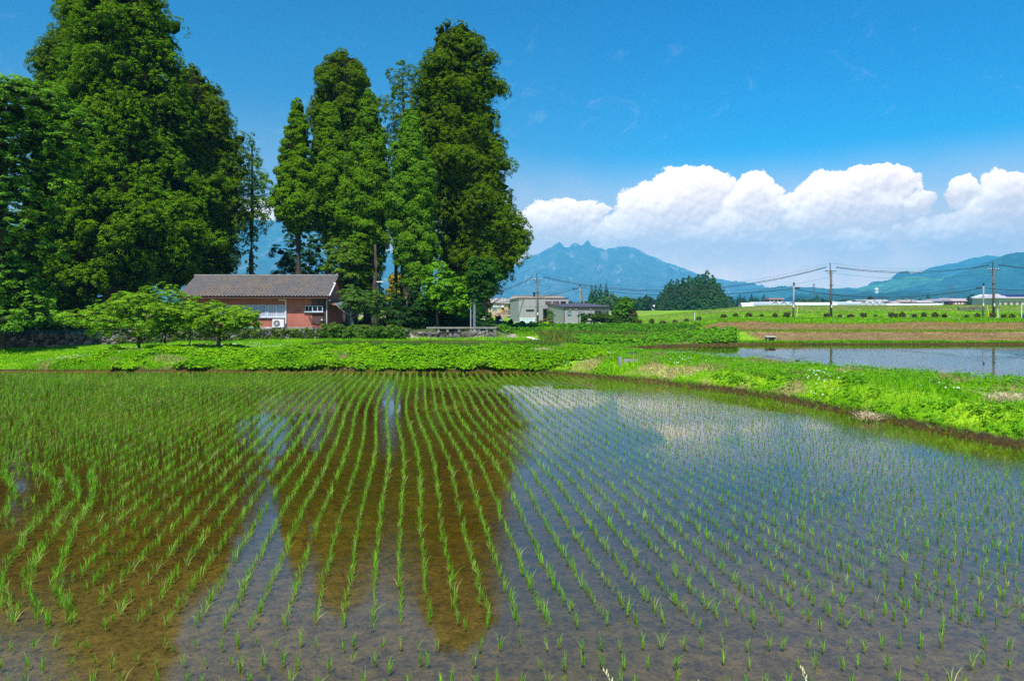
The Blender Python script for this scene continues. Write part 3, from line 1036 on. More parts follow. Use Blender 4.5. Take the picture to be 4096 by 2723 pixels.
outline_tree('cedar_tree', 'thin sparse cedar standing free between the two groves', 'cedar tree', 68, 580, 305, None,
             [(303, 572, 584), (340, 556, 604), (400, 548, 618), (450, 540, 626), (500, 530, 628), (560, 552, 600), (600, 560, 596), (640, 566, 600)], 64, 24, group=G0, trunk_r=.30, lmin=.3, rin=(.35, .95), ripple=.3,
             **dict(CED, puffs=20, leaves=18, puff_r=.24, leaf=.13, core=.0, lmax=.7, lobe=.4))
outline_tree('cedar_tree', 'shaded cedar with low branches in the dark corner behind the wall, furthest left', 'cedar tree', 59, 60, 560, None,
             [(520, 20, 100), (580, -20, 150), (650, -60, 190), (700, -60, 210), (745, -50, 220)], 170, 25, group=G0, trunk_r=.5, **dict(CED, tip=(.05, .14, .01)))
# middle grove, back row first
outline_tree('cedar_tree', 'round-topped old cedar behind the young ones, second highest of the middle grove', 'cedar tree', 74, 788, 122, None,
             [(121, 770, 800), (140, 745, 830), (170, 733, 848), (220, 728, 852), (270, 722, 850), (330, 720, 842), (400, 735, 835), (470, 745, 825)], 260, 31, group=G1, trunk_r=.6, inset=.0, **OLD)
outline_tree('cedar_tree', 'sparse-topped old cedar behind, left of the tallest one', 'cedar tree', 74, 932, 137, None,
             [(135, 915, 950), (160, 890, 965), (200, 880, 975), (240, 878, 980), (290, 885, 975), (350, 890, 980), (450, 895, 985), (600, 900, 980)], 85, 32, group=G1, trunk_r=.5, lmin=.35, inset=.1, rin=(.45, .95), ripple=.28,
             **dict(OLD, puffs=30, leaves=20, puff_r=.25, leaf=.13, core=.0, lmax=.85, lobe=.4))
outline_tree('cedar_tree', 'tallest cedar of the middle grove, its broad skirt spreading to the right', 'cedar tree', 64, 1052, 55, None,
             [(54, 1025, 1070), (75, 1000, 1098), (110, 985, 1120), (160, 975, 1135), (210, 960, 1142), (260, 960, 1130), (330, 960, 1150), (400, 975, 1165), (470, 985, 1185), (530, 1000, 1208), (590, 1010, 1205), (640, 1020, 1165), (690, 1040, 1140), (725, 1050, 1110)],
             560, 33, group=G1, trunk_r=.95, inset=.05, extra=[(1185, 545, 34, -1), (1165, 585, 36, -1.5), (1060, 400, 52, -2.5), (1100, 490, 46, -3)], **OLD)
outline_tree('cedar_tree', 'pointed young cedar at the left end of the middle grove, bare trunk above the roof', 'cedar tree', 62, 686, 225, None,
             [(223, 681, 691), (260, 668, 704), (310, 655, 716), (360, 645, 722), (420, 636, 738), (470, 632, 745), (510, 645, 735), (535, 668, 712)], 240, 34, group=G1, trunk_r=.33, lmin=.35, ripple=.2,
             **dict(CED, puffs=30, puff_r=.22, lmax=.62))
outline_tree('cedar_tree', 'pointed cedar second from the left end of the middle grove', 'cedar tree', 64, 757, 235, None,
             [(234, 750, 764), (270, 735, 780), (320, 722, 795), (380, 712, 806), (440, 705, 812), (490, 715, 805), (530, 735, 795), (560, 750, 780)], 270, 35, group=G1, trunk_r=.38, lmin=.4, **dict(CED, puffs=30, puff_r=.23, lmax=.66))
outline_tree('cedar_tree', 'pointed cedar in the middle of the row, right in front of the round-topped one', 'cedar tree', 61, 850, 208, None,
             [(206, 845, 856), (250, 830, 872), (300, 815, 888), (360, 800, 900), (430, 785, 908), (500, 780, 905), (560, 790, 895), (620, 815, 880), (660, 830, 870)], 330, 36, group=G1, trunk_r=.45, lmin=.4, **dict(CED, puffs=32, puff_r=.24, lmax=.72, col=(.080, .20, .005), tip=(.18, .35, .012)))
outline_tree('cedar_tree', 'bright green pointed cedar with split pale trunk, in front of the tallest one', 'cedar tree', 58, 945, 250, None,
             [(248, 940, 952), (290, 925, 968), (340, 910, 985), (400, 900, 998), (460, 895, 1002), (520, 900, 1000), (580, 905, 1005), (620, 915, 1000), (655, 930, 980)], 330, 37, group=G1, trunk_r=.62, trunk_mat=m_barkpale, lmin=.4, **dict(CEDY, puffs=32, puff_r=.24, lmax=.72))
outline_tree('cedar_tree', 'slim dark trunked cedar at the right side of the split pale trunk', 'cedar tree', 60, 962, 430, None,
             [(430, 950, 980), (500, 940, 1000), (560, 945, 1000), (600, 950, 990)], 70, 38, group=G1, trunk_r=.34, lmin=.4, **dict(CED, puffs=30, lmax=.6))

# bare dark trunks standing between
def bare_trunk(x, Y, y0, r, label, seed, name='tree_trunk'):
    X0 = px(x * D, Y)
    zb = float(H(np.array([X0]), np.array([float(Y)]), False)[0])
    t = root(name, (X0, Y, zb - .1), 0, label, 'tree trunk', None)
    trunk_mesh('trunk', t, pz(y0 * D, Y) - zb, r, seed=seed)


bare_trunk(865, 57, 560, .38, 'dark straight cedar trunk above the lamp post in the grove', 1)
bare_trunk(912, 66, 500, .26, 'thin dark trunk just left of the split pale trunk', 2)
bare_trunk(926, 68, 500, .2, 'thinner dark trunk nearest the left side of the pale trunk', 3)
bare_trunk(735, 60, 640, .8, 'thick black trunk behind the leaning plum tree', 4)
bare_trunk(905, 58, 690, .75, 'thick dark trunk low in the shade right of the lamp post', 5)

# ---- broadleaved trees
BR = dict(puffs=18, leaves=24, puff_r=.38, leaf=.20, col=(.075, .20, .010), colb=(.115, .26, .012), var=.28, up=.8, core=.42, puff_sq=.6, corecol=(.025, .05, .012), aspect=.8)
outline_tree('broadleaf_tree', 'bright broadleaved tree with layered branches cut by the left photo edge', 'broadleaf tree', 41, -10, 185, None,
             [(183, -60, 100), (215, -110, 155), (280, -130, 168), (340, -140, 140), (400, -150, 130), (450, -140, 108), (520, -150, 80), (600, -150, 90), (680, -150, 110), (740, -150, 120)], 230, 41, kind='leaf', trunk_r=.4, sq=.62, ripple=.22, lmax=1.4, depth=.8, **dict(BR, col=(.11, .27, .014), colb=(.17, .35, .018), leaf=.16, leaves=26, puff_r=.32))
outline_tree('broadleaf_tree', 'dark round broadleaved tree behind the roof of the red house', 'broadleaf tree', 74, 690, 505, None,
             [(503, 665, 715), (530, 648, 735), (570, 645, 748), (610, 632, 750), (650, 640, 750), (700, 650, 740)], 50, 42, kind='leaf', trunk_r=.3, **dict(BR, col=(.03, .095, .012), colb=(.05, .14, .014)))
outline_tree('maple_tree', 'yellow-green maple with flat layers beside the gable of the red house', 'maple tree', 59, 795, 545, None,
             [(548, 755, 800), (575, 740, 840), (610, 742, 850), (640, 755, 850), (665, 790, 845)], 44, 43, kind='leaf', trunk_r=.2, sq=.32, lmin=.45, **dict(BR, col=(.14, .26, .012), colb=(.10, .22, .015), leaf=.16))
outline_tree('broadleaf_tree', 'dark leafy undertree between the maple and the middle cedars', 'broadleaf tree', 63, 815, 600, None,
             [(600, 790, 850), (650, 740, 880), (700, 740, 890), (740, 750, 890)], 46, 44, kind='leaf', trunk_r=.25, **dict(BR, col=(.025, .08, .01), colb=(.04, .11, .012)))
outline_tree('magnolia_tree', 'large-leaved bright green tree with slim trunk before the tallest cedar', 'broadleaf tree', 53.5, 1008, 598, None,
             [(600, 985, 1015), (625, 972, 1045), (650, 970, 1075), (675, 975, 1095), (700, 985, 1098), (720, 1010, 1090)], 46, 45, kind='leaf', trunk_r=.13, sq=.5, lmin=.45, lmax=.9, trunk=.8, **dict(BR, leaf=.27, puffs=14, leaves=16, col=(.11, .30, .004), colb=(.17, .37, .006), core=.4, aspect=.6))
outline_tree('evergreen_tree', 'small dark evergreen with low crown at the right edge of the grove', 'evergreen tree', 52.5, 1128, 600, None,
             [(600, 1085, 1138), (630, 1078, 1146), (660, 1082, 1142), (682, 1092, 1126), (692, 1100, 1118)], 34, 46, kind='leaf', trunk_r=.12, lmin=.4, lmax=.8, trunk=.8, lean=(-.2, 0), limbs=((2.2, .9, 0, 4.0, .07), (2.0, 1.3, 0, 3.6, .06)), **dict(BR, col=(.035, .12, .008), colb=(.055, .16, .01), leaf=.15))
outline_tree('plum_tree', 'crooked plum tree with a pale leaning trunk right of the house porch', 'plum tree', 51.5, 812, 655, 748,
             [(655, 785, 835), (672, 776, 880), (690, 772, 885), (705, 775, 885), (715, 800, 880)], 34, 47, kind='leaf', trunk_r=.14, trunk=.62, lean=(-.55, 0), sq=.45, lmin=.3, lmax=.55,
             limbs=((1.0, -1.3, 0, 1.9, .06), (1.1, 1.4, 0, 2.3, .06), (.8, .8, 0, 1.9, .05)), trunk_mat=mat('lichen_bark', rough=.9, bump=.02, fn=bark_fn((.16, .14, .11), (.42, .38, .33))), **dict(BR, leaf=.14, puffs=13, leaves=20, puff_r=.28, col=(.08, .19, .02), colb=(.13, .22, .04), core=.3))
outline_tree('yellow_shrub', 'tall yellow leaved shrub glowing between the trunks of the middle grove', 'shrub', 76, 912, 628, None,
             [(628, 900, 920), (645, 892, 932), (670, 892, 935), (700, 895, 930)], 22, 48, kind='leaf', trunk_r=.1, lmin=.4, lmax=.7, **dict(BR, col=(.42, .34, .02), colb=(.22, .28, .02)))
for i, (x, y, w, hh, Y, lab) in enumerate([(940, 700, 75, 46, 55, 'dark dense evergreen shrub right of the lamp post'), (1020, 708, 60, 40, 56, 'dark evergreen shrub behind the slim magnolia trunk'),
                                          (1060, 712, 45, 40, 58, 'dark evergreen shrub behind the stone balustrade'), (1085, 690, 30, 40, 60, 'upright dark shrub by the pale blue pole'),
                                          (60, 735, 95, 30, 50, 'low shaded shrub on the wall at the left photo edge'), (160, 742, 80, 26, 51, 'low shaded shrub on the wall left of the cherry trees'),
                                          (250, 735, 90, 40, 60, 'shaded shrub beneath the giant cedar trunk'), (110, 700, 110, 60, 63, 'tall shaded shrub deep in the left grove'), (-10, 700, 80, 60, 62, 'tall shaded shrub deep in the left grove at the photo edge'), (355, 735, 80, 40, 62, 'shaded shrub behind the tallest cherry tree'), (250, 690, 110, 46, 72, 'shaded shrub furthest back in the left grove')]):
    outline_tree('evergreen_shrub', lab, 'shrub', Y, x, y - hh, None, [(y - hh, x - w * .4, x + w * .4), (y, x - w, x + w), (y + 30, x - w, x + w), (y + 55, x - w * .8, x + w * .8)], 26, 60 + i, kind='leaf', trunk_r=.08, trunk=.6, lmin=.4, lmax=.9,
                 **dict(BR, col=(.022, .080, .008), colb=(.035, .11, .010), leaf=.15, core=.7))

# cherry trees on the grass below the wall
CH = dict(puffs=20, leaves=30, puff_r=.23, leaf=.095, col=(.15, .34, .010), colb=(.23, .40, .014), var=.25, up=.9, core=.3, puff_sq=.5, corecol=(.05, .12, .02), aspect=.75, fleck=((.55, .33, .04), .006))
outline_tree('cherry_tree', 'widest cherry tree, spreading low over the grass below the wall', 'cherry tree', 37.5, 323, 645, 806,
             [(645, 368, 412), (662, 335, 420), (680, 270, 430), (700, 215, 440), (722, 178, 445), (745, 185, 440), (765, 210, 430)], 78, 51, kind='leaf', trunk_r=.11, trunk=.5, sq=.35, lmin=.28, lmax=.6, group='cherry trees below the wall',
             limbs=((.9, -2.2, 0, 2.3, .06), (1.0, 1.8, .2, 2.7, .06), (.8, -1.0, .5, 2.6, .05), (1.1, .9, -.4, 2.9, .05)), **CH)
outline_tree('cherry_tree', 'thin cherry sapling between the two wide cherry trees', 'cherry tree', 38.6, 376, 690, 803,
             [(690, 350, 400), (715, 335, 425), (740, 340, 430), (760, 355, 415)], 26, 52, kind='leaf', trunk_r=.055, trunk=.6, sq=.35, lmin=.28, lmax=.5, group='cherry trees below the wall', **CH)
outline_tree('cherry_tree', 'cherry tree with straight dark trunk right before the windows of the red house', 'cherry tree', 37.2, 498, 690, 806,
             [(689, 470, 500), (705, 440, 560), (722, 425, 600), (740, 430, 606), (758, 450, 560), (772, 470, 530)], 56, 53, kind='leaf', trunk_r=.12, trunk=.5, sq=.35, lmin=.28, lmax=.55, group='cherry trees below the wall',
             limbs=((.9, -1.5, 0, 1.9, .05), (1.0, 1.7, .2, 2.0, .05), (1.1, .3, -.4, 2.1, .05)), **CH)
outline_tree('cherry_tree', 'small young cherry tree half hidden behind the wide ones, near the wall', 'cherry tree', 43, 436, 715, 795,
             [(715, 420, 455), (735, 405, 470), (755, 410, 468)], 16, 54, kind='leaf', trunk_r=.05, trunk=.6, sq=.4, lmin=.28, lmax=.45, group='cherry trees below the wall', **CH)
outline_tree('conifer_sapling', 'small pointed conifer sapling beside the end of the stone balustrade', 'conifer', 52, 1125, 742, None,
             [(720, 1121, 1131), (735, 1115, 1137), (752, 1110, 1142), (765, 1114, 1138)], 16, 55, kind='leaf', trunk_r=.04, lmin=.14, lmax=.25, **dict(BR, puffs=12, puff_r=.14, leaf=.10, col=(.045, .12, .015), colb=None))

# ------------------------------------------------------------------ distant woods: every tree a thing, meshes shared
def small_conifer(seed, h=12.0, w=3.2, cols=(.045, .130, .022)):
    rng = np.random.default_rng(seed)
    lb = crown_lobes([(h * .06, w * .8), (h * .25, w), (h * .6, w * .72), (h * .85, w * .36), (h, w * .06)], 46, rng, lobe=.34, lmin=.35, lmax=1.2, depth=1)
    V, Fc, C = foliage(lb, rng, puffs=11, leaves=9, puff_r=.42, leaf=.46, col=cols, var=.35, core=.8, up=.3, corecol=(.012, .03, .010))
    return V, Fc, C


def small_round(seed, h=8.0, w=4.0, cols=(.035, .095, .018), base=.05):
    rng = np.random.default_rng(seed)
    lb = crown_lobes([(h * base, w * .6), (h * .3, w), (h * .6, w * .95), (h * .85, w * .6), (h, w * .15)], 40, rng, lobe=.36, lmin=.4, lmax=1.3, depth=1)
    return foliage(lb, rng, puffs=10, leaves=10, puff_r=.5, leaf=.48, col=cols, colb=tuple(c * 1.5 for c in cols), var=.35, core=.8, up=.5, corecol=(.012, .03, .010))


_protos = {}


def far_tree(kind, seed, x, Y, h, w, zb, label, group, name):
    key = (kind, seed)
    if key not in _protos:
        V, Fc, C = {'con': lambda s: small_conifer(s), 'conl': lambda s: small_conifer(s, cols=(.050, .125, .024)), 'rnd': lambda s: small_round(s), 'rndl': lambda s: small_round(s, cols=(.07, .15, .03)), 'yel': lambda s: small_round(s, cols=(.22, .24, .07))}[kind](seed)
        t = root(name, (0, 0, 0))
        npmesh('crown', V, Fc, m_far, t, col=C)
        b = MB().tube([(0, 0, 0), (0, 0, (9 if kind[:3] == 'con' else 4))], [.3, .12], 6)
        b.build('trunk', m_bark, t)
        _protos[key] = t
        r_ = t
    else:
        r_ = copy_tree(_protos[key])
        r_.name = name
    r_.location = (x, Y, zb)
    H0, W0 = (12.0, 3.2) if kind[:3] == 'con' else (8.0, 4.0)
    r_.scale = (w / W0 / 2, w / W0 / 2, h / H0)
    r_.rotation_euler = (0, 0, RND.random() * 6.28)
    return tag(r_, label, 'tree', group)


# the big round cedar wood in the middle distance
rw = random.Random(5)
tops = [(657, 300), (661, 286), (667, 279), (674, 277), (681, 276), (688, 274), (695, 273), (701, 270), (708, 268), (713, 271), (718, 279), (723, 287), (726, 300)]
pos = []
for row, (Y, n, off, cut) in enumerate([(322, 12, 0, 0), (310, 11, 3, 2), (300, 12, 0, 6), (290, 10, 3, 13), (282, 11, 1, 24)]):
    for i in range(n):
        x = 659 + (66 / (n - 1)) * i + rw.uniform(-1.6, 1.6)
        ty = np.interp(x, [p[0] for p in tops], [p[1] for p in tops]) + cut * .62 + rw.uniform(-1.8, 2.2) + (2 if row == 0 else 0)
        ty = min(ty, 303)
        pos.append((x, Y + rw.uniform(-3, 3), ty, row))
for (x, Y, ty, row) in pos:
    zb = -4.0
    h = pz(ty, Y) - zb
    far_tree('con' if rw.random() < .7 else 'conl', rw.randint(1, 4), px(x, Y), Y, h, h * .36 + 1.6, zb, 'tall dark cedar in the dense round wood behind the fields', 'cedars of the round wood', 'cedar_tree')
for x, lab in ((634, 'low rounded bush at the left foot of the round wood'), (640, 'grey-green bush touching the left foot of the round wood'), (647, 'tallest of the bushes at the left foot of the round wood')):
    far_tree('rnd', 3, px(x, 285), 285, 3.2 + (x - 634) * .13 + 3, 5.6, -3.9 - .2, lab, None, 'bush')
# four pointed cedars with a paler tree
for x, ty, lab in ((592, 283.5, 'leftmost of four pointed cedars behind the grey house'), (596.2, 283.0, 'second from the left of four pointed cedars'), (600.8, 281.8, 'third from the left of four pointed cedars'), (606.5, 281.9, 'rightmost of four pointed cedars')):
    h = pz(ty, 280) + 3.2
    far_tree('con', 2 + int(x) % 2, px(x, 280), 280 + (x % 3), h, 3.3, -3.3, lab, 'four pointed cedars', 'cedar_tree')
far_tree('rndl', 5, px(612, 276), 276, 7.6, 6.5, -3.3, 'pale green round tree at the right of four pointed cedars', None, 'broadleaf_tree')
far_tree('rndl', 6, px(602, 274), 274, 5.2, 6, -3.3, 'low pale green tree in front of four pointed cedars', None, 'broadleaf_tree')
# wood belts further back
def belt(x0, x1, n, Y, t0, t1, kinds, label, group, name='broadleaf_tree'):
    for i in range(n):
        x = x0 + (x1 - x0) * (i + rw.random() * .7) / n
        k = rw.choice(kinds)
        ty = rw.uniform(t0, t1)
        zb = -4.0
        h = pz(ty, Y) - zb
        far_tree(k, rw.randint(1, 4), px(x, Y), Y + rw.uniform(-8, 8), h, max(h * (.45 if k[:3] == 'con' else 1.0), 5), zb, label, group, 'cedar_tree' if k[:3] == 'con' else name)


belt(618, 657, 16, 470, 296, 299, ['rnd', 'rnd', 'con'], 'dark tree in the belt between the four cedars and the round wood', 'wood belt left of the round wood')
belt(618, 657, 9, 430, 300, 303, ['rnd', 'rndl'], 'low tree at the foot of the belt between the four cedars and the round wood', 'low belt left of the round wood')
belt(726, 768, 15, 480, 292.5, 298, ['con', 'con', 'rnd'], 'dark tree in the belt right of the round wood', 'wood belt right of the round wood')
belt(724, 768, 12, 400, 299.5, 303, ['rnd', 'rndl', 'rnd'], 'low green tree in front of the belt right of the round wood', 'low belt right of the round wood')
belt(797, 826, 12, 430, 297.5, 299.5, ['rnd', 'rndl'], 'low tree of the hedge behind the greenhouses', 'trees behind the greenhouses')
belt(830, 845, 6, 425, 299.5, 301.5, ['yel'], 'yellowish bamboo clump behind the greenhouses', 'bamboo clumps behind the greenhouses', 'bamboo')
far_tree('con', 1, px(817, 410), 410, pz(293.3, 410) + 3.5, 5.0, -3.5, 'single pointed cedar above the greenhouses', None, 'cedar_tree')
far_tree('con', 2, px(928.4, 410), 410, pz(292.4, 410) + 3.5, 4.2, -3.5, 'single pointed cedar between village roofs', None, 'cedar_tree')
far_tree('con', 3, px(920, 420), 420, pz(296.2, 420) + 3.5, 3.6, -3.5, 'small pointed cedar left of the taller one between roofs', None, 'cedar_tree')
far_tree('con', 4, px(971.5, 400), 400, pz(291.8, 400) + 3.5, 6.2, -3.5, 'broad cedar behind the roofs near the right pole', None, 'cedar_tree')
far_tree('rnd', 2, px(870, 430), 430, pz(294.6, 430) + 3.5, 5.2, -3.5, 'round dark tree behind the brick block', None, 'broadleaf_tree')
belt(839, 854, 6, 420, 298, 300.5, ['rnd'], 'dark round tree left of the brick block', 'trees left of the brick block')
belt(888, 905, 5, 430, 297.5, 301, ['rnd', 'rndl'], 'small tree among the village houses', 'trees among the village houses')
belt(905, 1000, 16, 460, 297, 301, ['rnd', 'rndl', 'rnd'], 'small tree among the village houses', 'trees among the village houses')
belt(546, 590, 12, 380, 299.5, 302.5, ['rnd', 'rndl'], 'low tree behind the roof of the grey house', 'trees behind the grey house')
belt(455, 512, 18, 420, 298, 302.5, ['rnd', 'rndl', 'con'], 'low tree behind the beige workshop', 'trees behind the beige workshop')
belt(0, 455, 46, 300, 288, 300, ['rnd', 'rndl', 'con', 'rnd'], 'tree far behind the grove, seen between the trunks', 'trees far behind the grove')

# garden right of the grey house
outline_tree('round_garden_tree', 'bright green garden tree right of the grey house', 'garden tree', 100, 1438, 684, None,
             [(684, 1425, 1450), (700, 1415, 1460), (720, 1412, 1455), (742, 1408, 1448)], 40, 71, kind='leaf', trunk_r=.1, lmin=.3, lmax=.8, **dict(BR, leaf=.24, col=(.075, .22, .014), colb=(.11, .27, .015)))
outline_tree('reddish_shrub', 'loose brown-red shrub beside the bright garden tree', 'shrub', 100, 1452, 710, None,
             [(710, 1444, 1462), (725, 1440, 1466), (738, 1444, 1462)], 20, 72, kind='leaf', trunk_r=.05, lmin=.3, lmax=.6, **dict(BR, leaf=.2, col=(.10, .08, .045), colb=(.09, .12, .03), core=.3))
for i, (x, w, yy, Y, lab) in enumerate([(1342, 12, 730, 101, 'clipped dark green garden ball nearest the door of the grey house'), (1368, 20, 729, 101, 'wide clipped hedge ball before the dark opening of the grey house'), (1392, 14, 730, 101, 'clipped garden ball at the right corner of the grey house'),
                                       (1410, 15, 733, 99, 'low green garden shrub left of the bright tree'), (1425, 14, 735, 99, 'low rounded shrub at the foot of the bright tree'), (1458, 14, 737, 98, 'dark olive rounded shrub at the right end of the garden')]):
    outline_tree('garden_shrub', lab, 'shrub', Y, x, yy - 10, None, [(yy - 9, x - w * .55, x + w * .55), (yy - 3, x - w, x + w), (yy + 8, x - w, x + w), (yy + 14, x - w * .7, x + w * .7)], 22, 80 + i, kind='leaf', trunk_r=.05, trunk=.6, lmin=.2, lmax=.55, **dict(BR, puffs=12, leaves=20, puff_r=.2, leaf=.17, col=(.055, .135, .010), colb=(.10, .17, .010), core=.75))
outline_tree('garden_sapling', 'pale green sapling by the porch of the grey house', 'sapling', 103, 1266, 718, None, [(712, 1262, 1270), (722, 1257, 1275), (735, 1258, 1276), (742, 1262, 1272)], 18, 77, kind='leaf', trunk_r=.04, lmin=.15, lmax=.35, **dict(BR, puffs=10, leaves=14, puff_r=.2, leaf=.16, core=0, col=(.16, .26, .05), colb=None))

# row of low clipped azaleas along the field road
bs = None
sh_px = [(639.8, 316), (651, 317), (663, 316.5), (675, 316.5), (687, 316), (699, 315.8), (724, 315.2), (736, 315.8), (749, 315.3), (761.5, 315.3), (775.4, 315.3), (787, 315.7)] + \
        [(825 + c / 11.85, 287.5 + y / 11.85) for c, y in ((15, 372), (175, 372), (310, 370), (460, 368), (605, 362), (780, 360), (832, 352), (915, 352), (1055, 352), (1175, 352), (1305, 355), (1425, 348), (1680, 350), (1805, 325), (1980, 325), (2115, 335), (2215, 325), (2335, 330))]
rs = np.random.default_rng(3)
SHP = []
for k in range(3):
    lb = crown_lobes([(.05, .25), (.3, .48), (.55, .42), (.68, .2)], 11, rs, lobe=.45, lmin=.1, lmax=.24)
    V, Fc, C = foliage(lb, rs, puffs=8, leaves=14, puff_r=.11, leaf=.13, col=(.05, .10, .015), colb=(.17, .08, .035), var=.3, core=.8, up=.5, corecol=(.03, .04, .012))
    SHP.append((V, Fc, C))
protos = []
for i, (sx, sy) in enumerate(sh_px):
    Y = 84.0 + rs.uniform(-1, 1)
    X0 = px(sx, Y)
    if i < 3:
        t = root('azalea_bush', (0, 0, 0))
        npmesh('leaf_mass', SHP[i][0], SHP[i][1], m_leaf, t, col=SHP[i][2])
        MB().tube([(0, 0, -.1), (0, 0, .3)], .03, 5).build('stem', m_barkgrey, t)
        protos.append(t)
    else:
        t = copy_tree(protos[i % 3])
    t.location = (X0, Y, float(H(np.array([X0]), np.array([Y]))[0]) - .03)
    s_ = rs.uniform(.70, 1.0)
    t.scale = (s_, s_, s_ * rs.uniform(.9, 1.15))
    t.rotation_euler = (0, 0, rs.uniform(0, 6.28))
    tag(t, 'low clipped azalea bush with reddish top in the row along the field road', 'bush', 'azaleas along the field road')
for i, (sx, Y) in enumerate(((498, 74), (510, 74), (521.5, 75), (532.5, 75), (541.5, 75), (552.5, 75))):
    t = copy_tree(protos[i % 3])
    X0 = px(sx, Y)
    t.location = (X0, Y, float(H(np.array([X0]), np.array([float(Y)]))[0]) - .03)
    t.rotation_euler = (0, 0, i)
    tag(t, 'small brownish bush in the row on the bank before the grey house', 'bush', 'small bushes before the grey house')

# ------------------------------------------------------------------ rice seedlings
m_rice = leafmat('rice_leaf', trans=.35, rough=.45, spec=.2)
m_grass = leafmat('grass_blades', trans=.35, rough=.6, spec=.06)


def blades(P, h, w, rng, col, colv=.25, lean=.35, droop=.35, seg=2, colb=None, pb=0.0, spread=0.0):
    """tapered bent blades rooted at P"""
    n = len(P)
    h = np.asarray(h) * np.ones(n)
    w = np.asarray(w) * np.ones(n)
    a = rng.uniform(0, 2 * np.pi, n)
    dr = np.stack([np.cos(a), np.sin(a), np.zeros(n)], -1)
    f = rng.uniform(0, 2 * np.pi, n)
    sd = np.stack([np.cos(f), np.sin(f), np.zeros(n)], -1)
    ln = (np.asarray(lean) * rng.uniform(.1, 1.0, n))[:, None]
    base = P + dr * spread
    m1 = base + dr * (h[:, None] * ln * .45) + np.array([0, 0, 1.0]) * (h * .58)[:, None]
    tip = base + dr * (h[:, None] * (ln * 1.0 + droop * rng.random((n, 1)) * .8)) + np.array([0, 0, 1.0]) * (h * rng.uniform(.82, 1.05, n))[:, None]
    W = w[:, None] * .5
    V = np.stack([base - sd * W, base + sd * W, m1 - sd * W * .85, m1 + sd * W * .85, tip], 1).reshape(-1, 3)
    k = (np.arange(n) * 5)[:, None]
    Fc = np.concatenate([k + np.array([[0, 1, 3]]), k + np.array([[0, 3, 2]]), k + np.array([[2, 3, 4]])], 1).reshape(-1, 3)
    C = np.asarray(col)[None, :] * (1 + colv * (rng.random((n, 1)) * 2 - 1))
    if colb is not None:
        kk = rng.random(n) < pb
        C[kk] = np.asarray(colb) * (1 + .3 * (rng.random((kk.sum(), 1)) - .5))
    return V, Fc, np.repeat(C, 5, axis=0)


RC = (.20, .47, .022)


def hill(rng, n=15, h=.128):
    P = np.zeros((n, 3))
    P[:, :2] = rng.normal(0, .009, (n, 2))
    P[:, 2] = -.03
    V, Fc, C = blades(P, (h + .03) * rng.uniform(.45, 1.22, n), .0056, rng, RC, .35, lean=rng.choice([.14, .24, .36, .55, .95], n, p=[.20, .26, .26, .18, .10]), droop=.2, colb=(.55, .52, .18), pb=.08)
    return V, Fc, C


# planting rows: world polylines
def inside(x, y, poly, m):
    return sdist(np.atleast_1d(np.asarray(x, float)), np.atleast_1d(np.asarray(y, float)), poly) < -m


rr = np.random.default_rng(77)
snk = [[(92, 470), (92, 479), (95, 490), (89, 506), (80, 517), (73, 533), (62, 560), (56, 579), (59, 594), (63, 605), (70, 615), (78, 622)],
       [(36, 468), (43, 475), (58, 483.5), (59, 492), (55, 501), (50, 507), (43, 513), (33, 524), (19, 546), (9, 560), (3, 576), (2, 590), (10, 606), (18, 620)],
       [(66, 468), (71, 476), (77, 483.5), (78.6, 489.5), (77, 498), (65, 510), (59, 521), (49, 539), (41.5, 549), (35.6, 559.6), (31, 571), (24, 579), (27, 591), (31, 601), (37, 614.5), (50, 624)],
       [(2, 470), (9, 480.6), (14, 489.5), (13, 498), (6, 510), (0, 519), (-10, 532), (-24, 548)],
       [(-20, 474), (-12, 482), (-9, 490), (-12, 499), (-22, 512), (-40, 528)]]


def w2(p):
    Y = 3.2 * F / (p[1] - HZ)
    return ((p[0] - 512) / F * Y, Y)


hills = []


def along(poly, step, jit=.02, drop=.03):
    out = []
    poly = np.array(poly, float)
    seg = np.hypot(*(poly[1:] - poly[:-1]).T)
    L = np.concatenate([[0], np.cumsum(seg)])
    s = np.arange(0, L[-1], step)
    x = np.interp(s, L, poly[:, 0])
    y = np.interp(s, L, poly[:, 1])
    k = rr.random(len(s)) > drop
    x = x + rr.normal(0, jit, len(s))
    y = y + rr.normal(0, jit, len(s))
    return np.stack([x[k], y[k]], -1)


snakes = [along([w2(p) for p in s], .085, .035, .02) for s in snk]
main = []
for k in range(-150, 70):
    X0 = k * .30 + .06
    ys = np.arange(6.75, 31.2, .132) + rr.uniform(0, .15)
    wig = .05 * np.sin(ys * .55 + k * .12) + .22 * ss(ys, 24, 32) * np.clip((ys - 24) / 8, 0, 1)
    bend = -0.155 * (ys - 9) - .22 * ss(ys, 11, 20)
    xs = X0 + bend + wig
    m = rr.random(len(ys)) > .035
    xs = xs[m] + rr.normal(0, .014, m.sum())
    ys = ys[m] + rr.normal(0, .025, m.sum())
    main.append(np.stack([xs, ys], -1))
main = np.concatenate(main)
main = main[inside(main[:, 0], main[:, 1], P1, .45)]
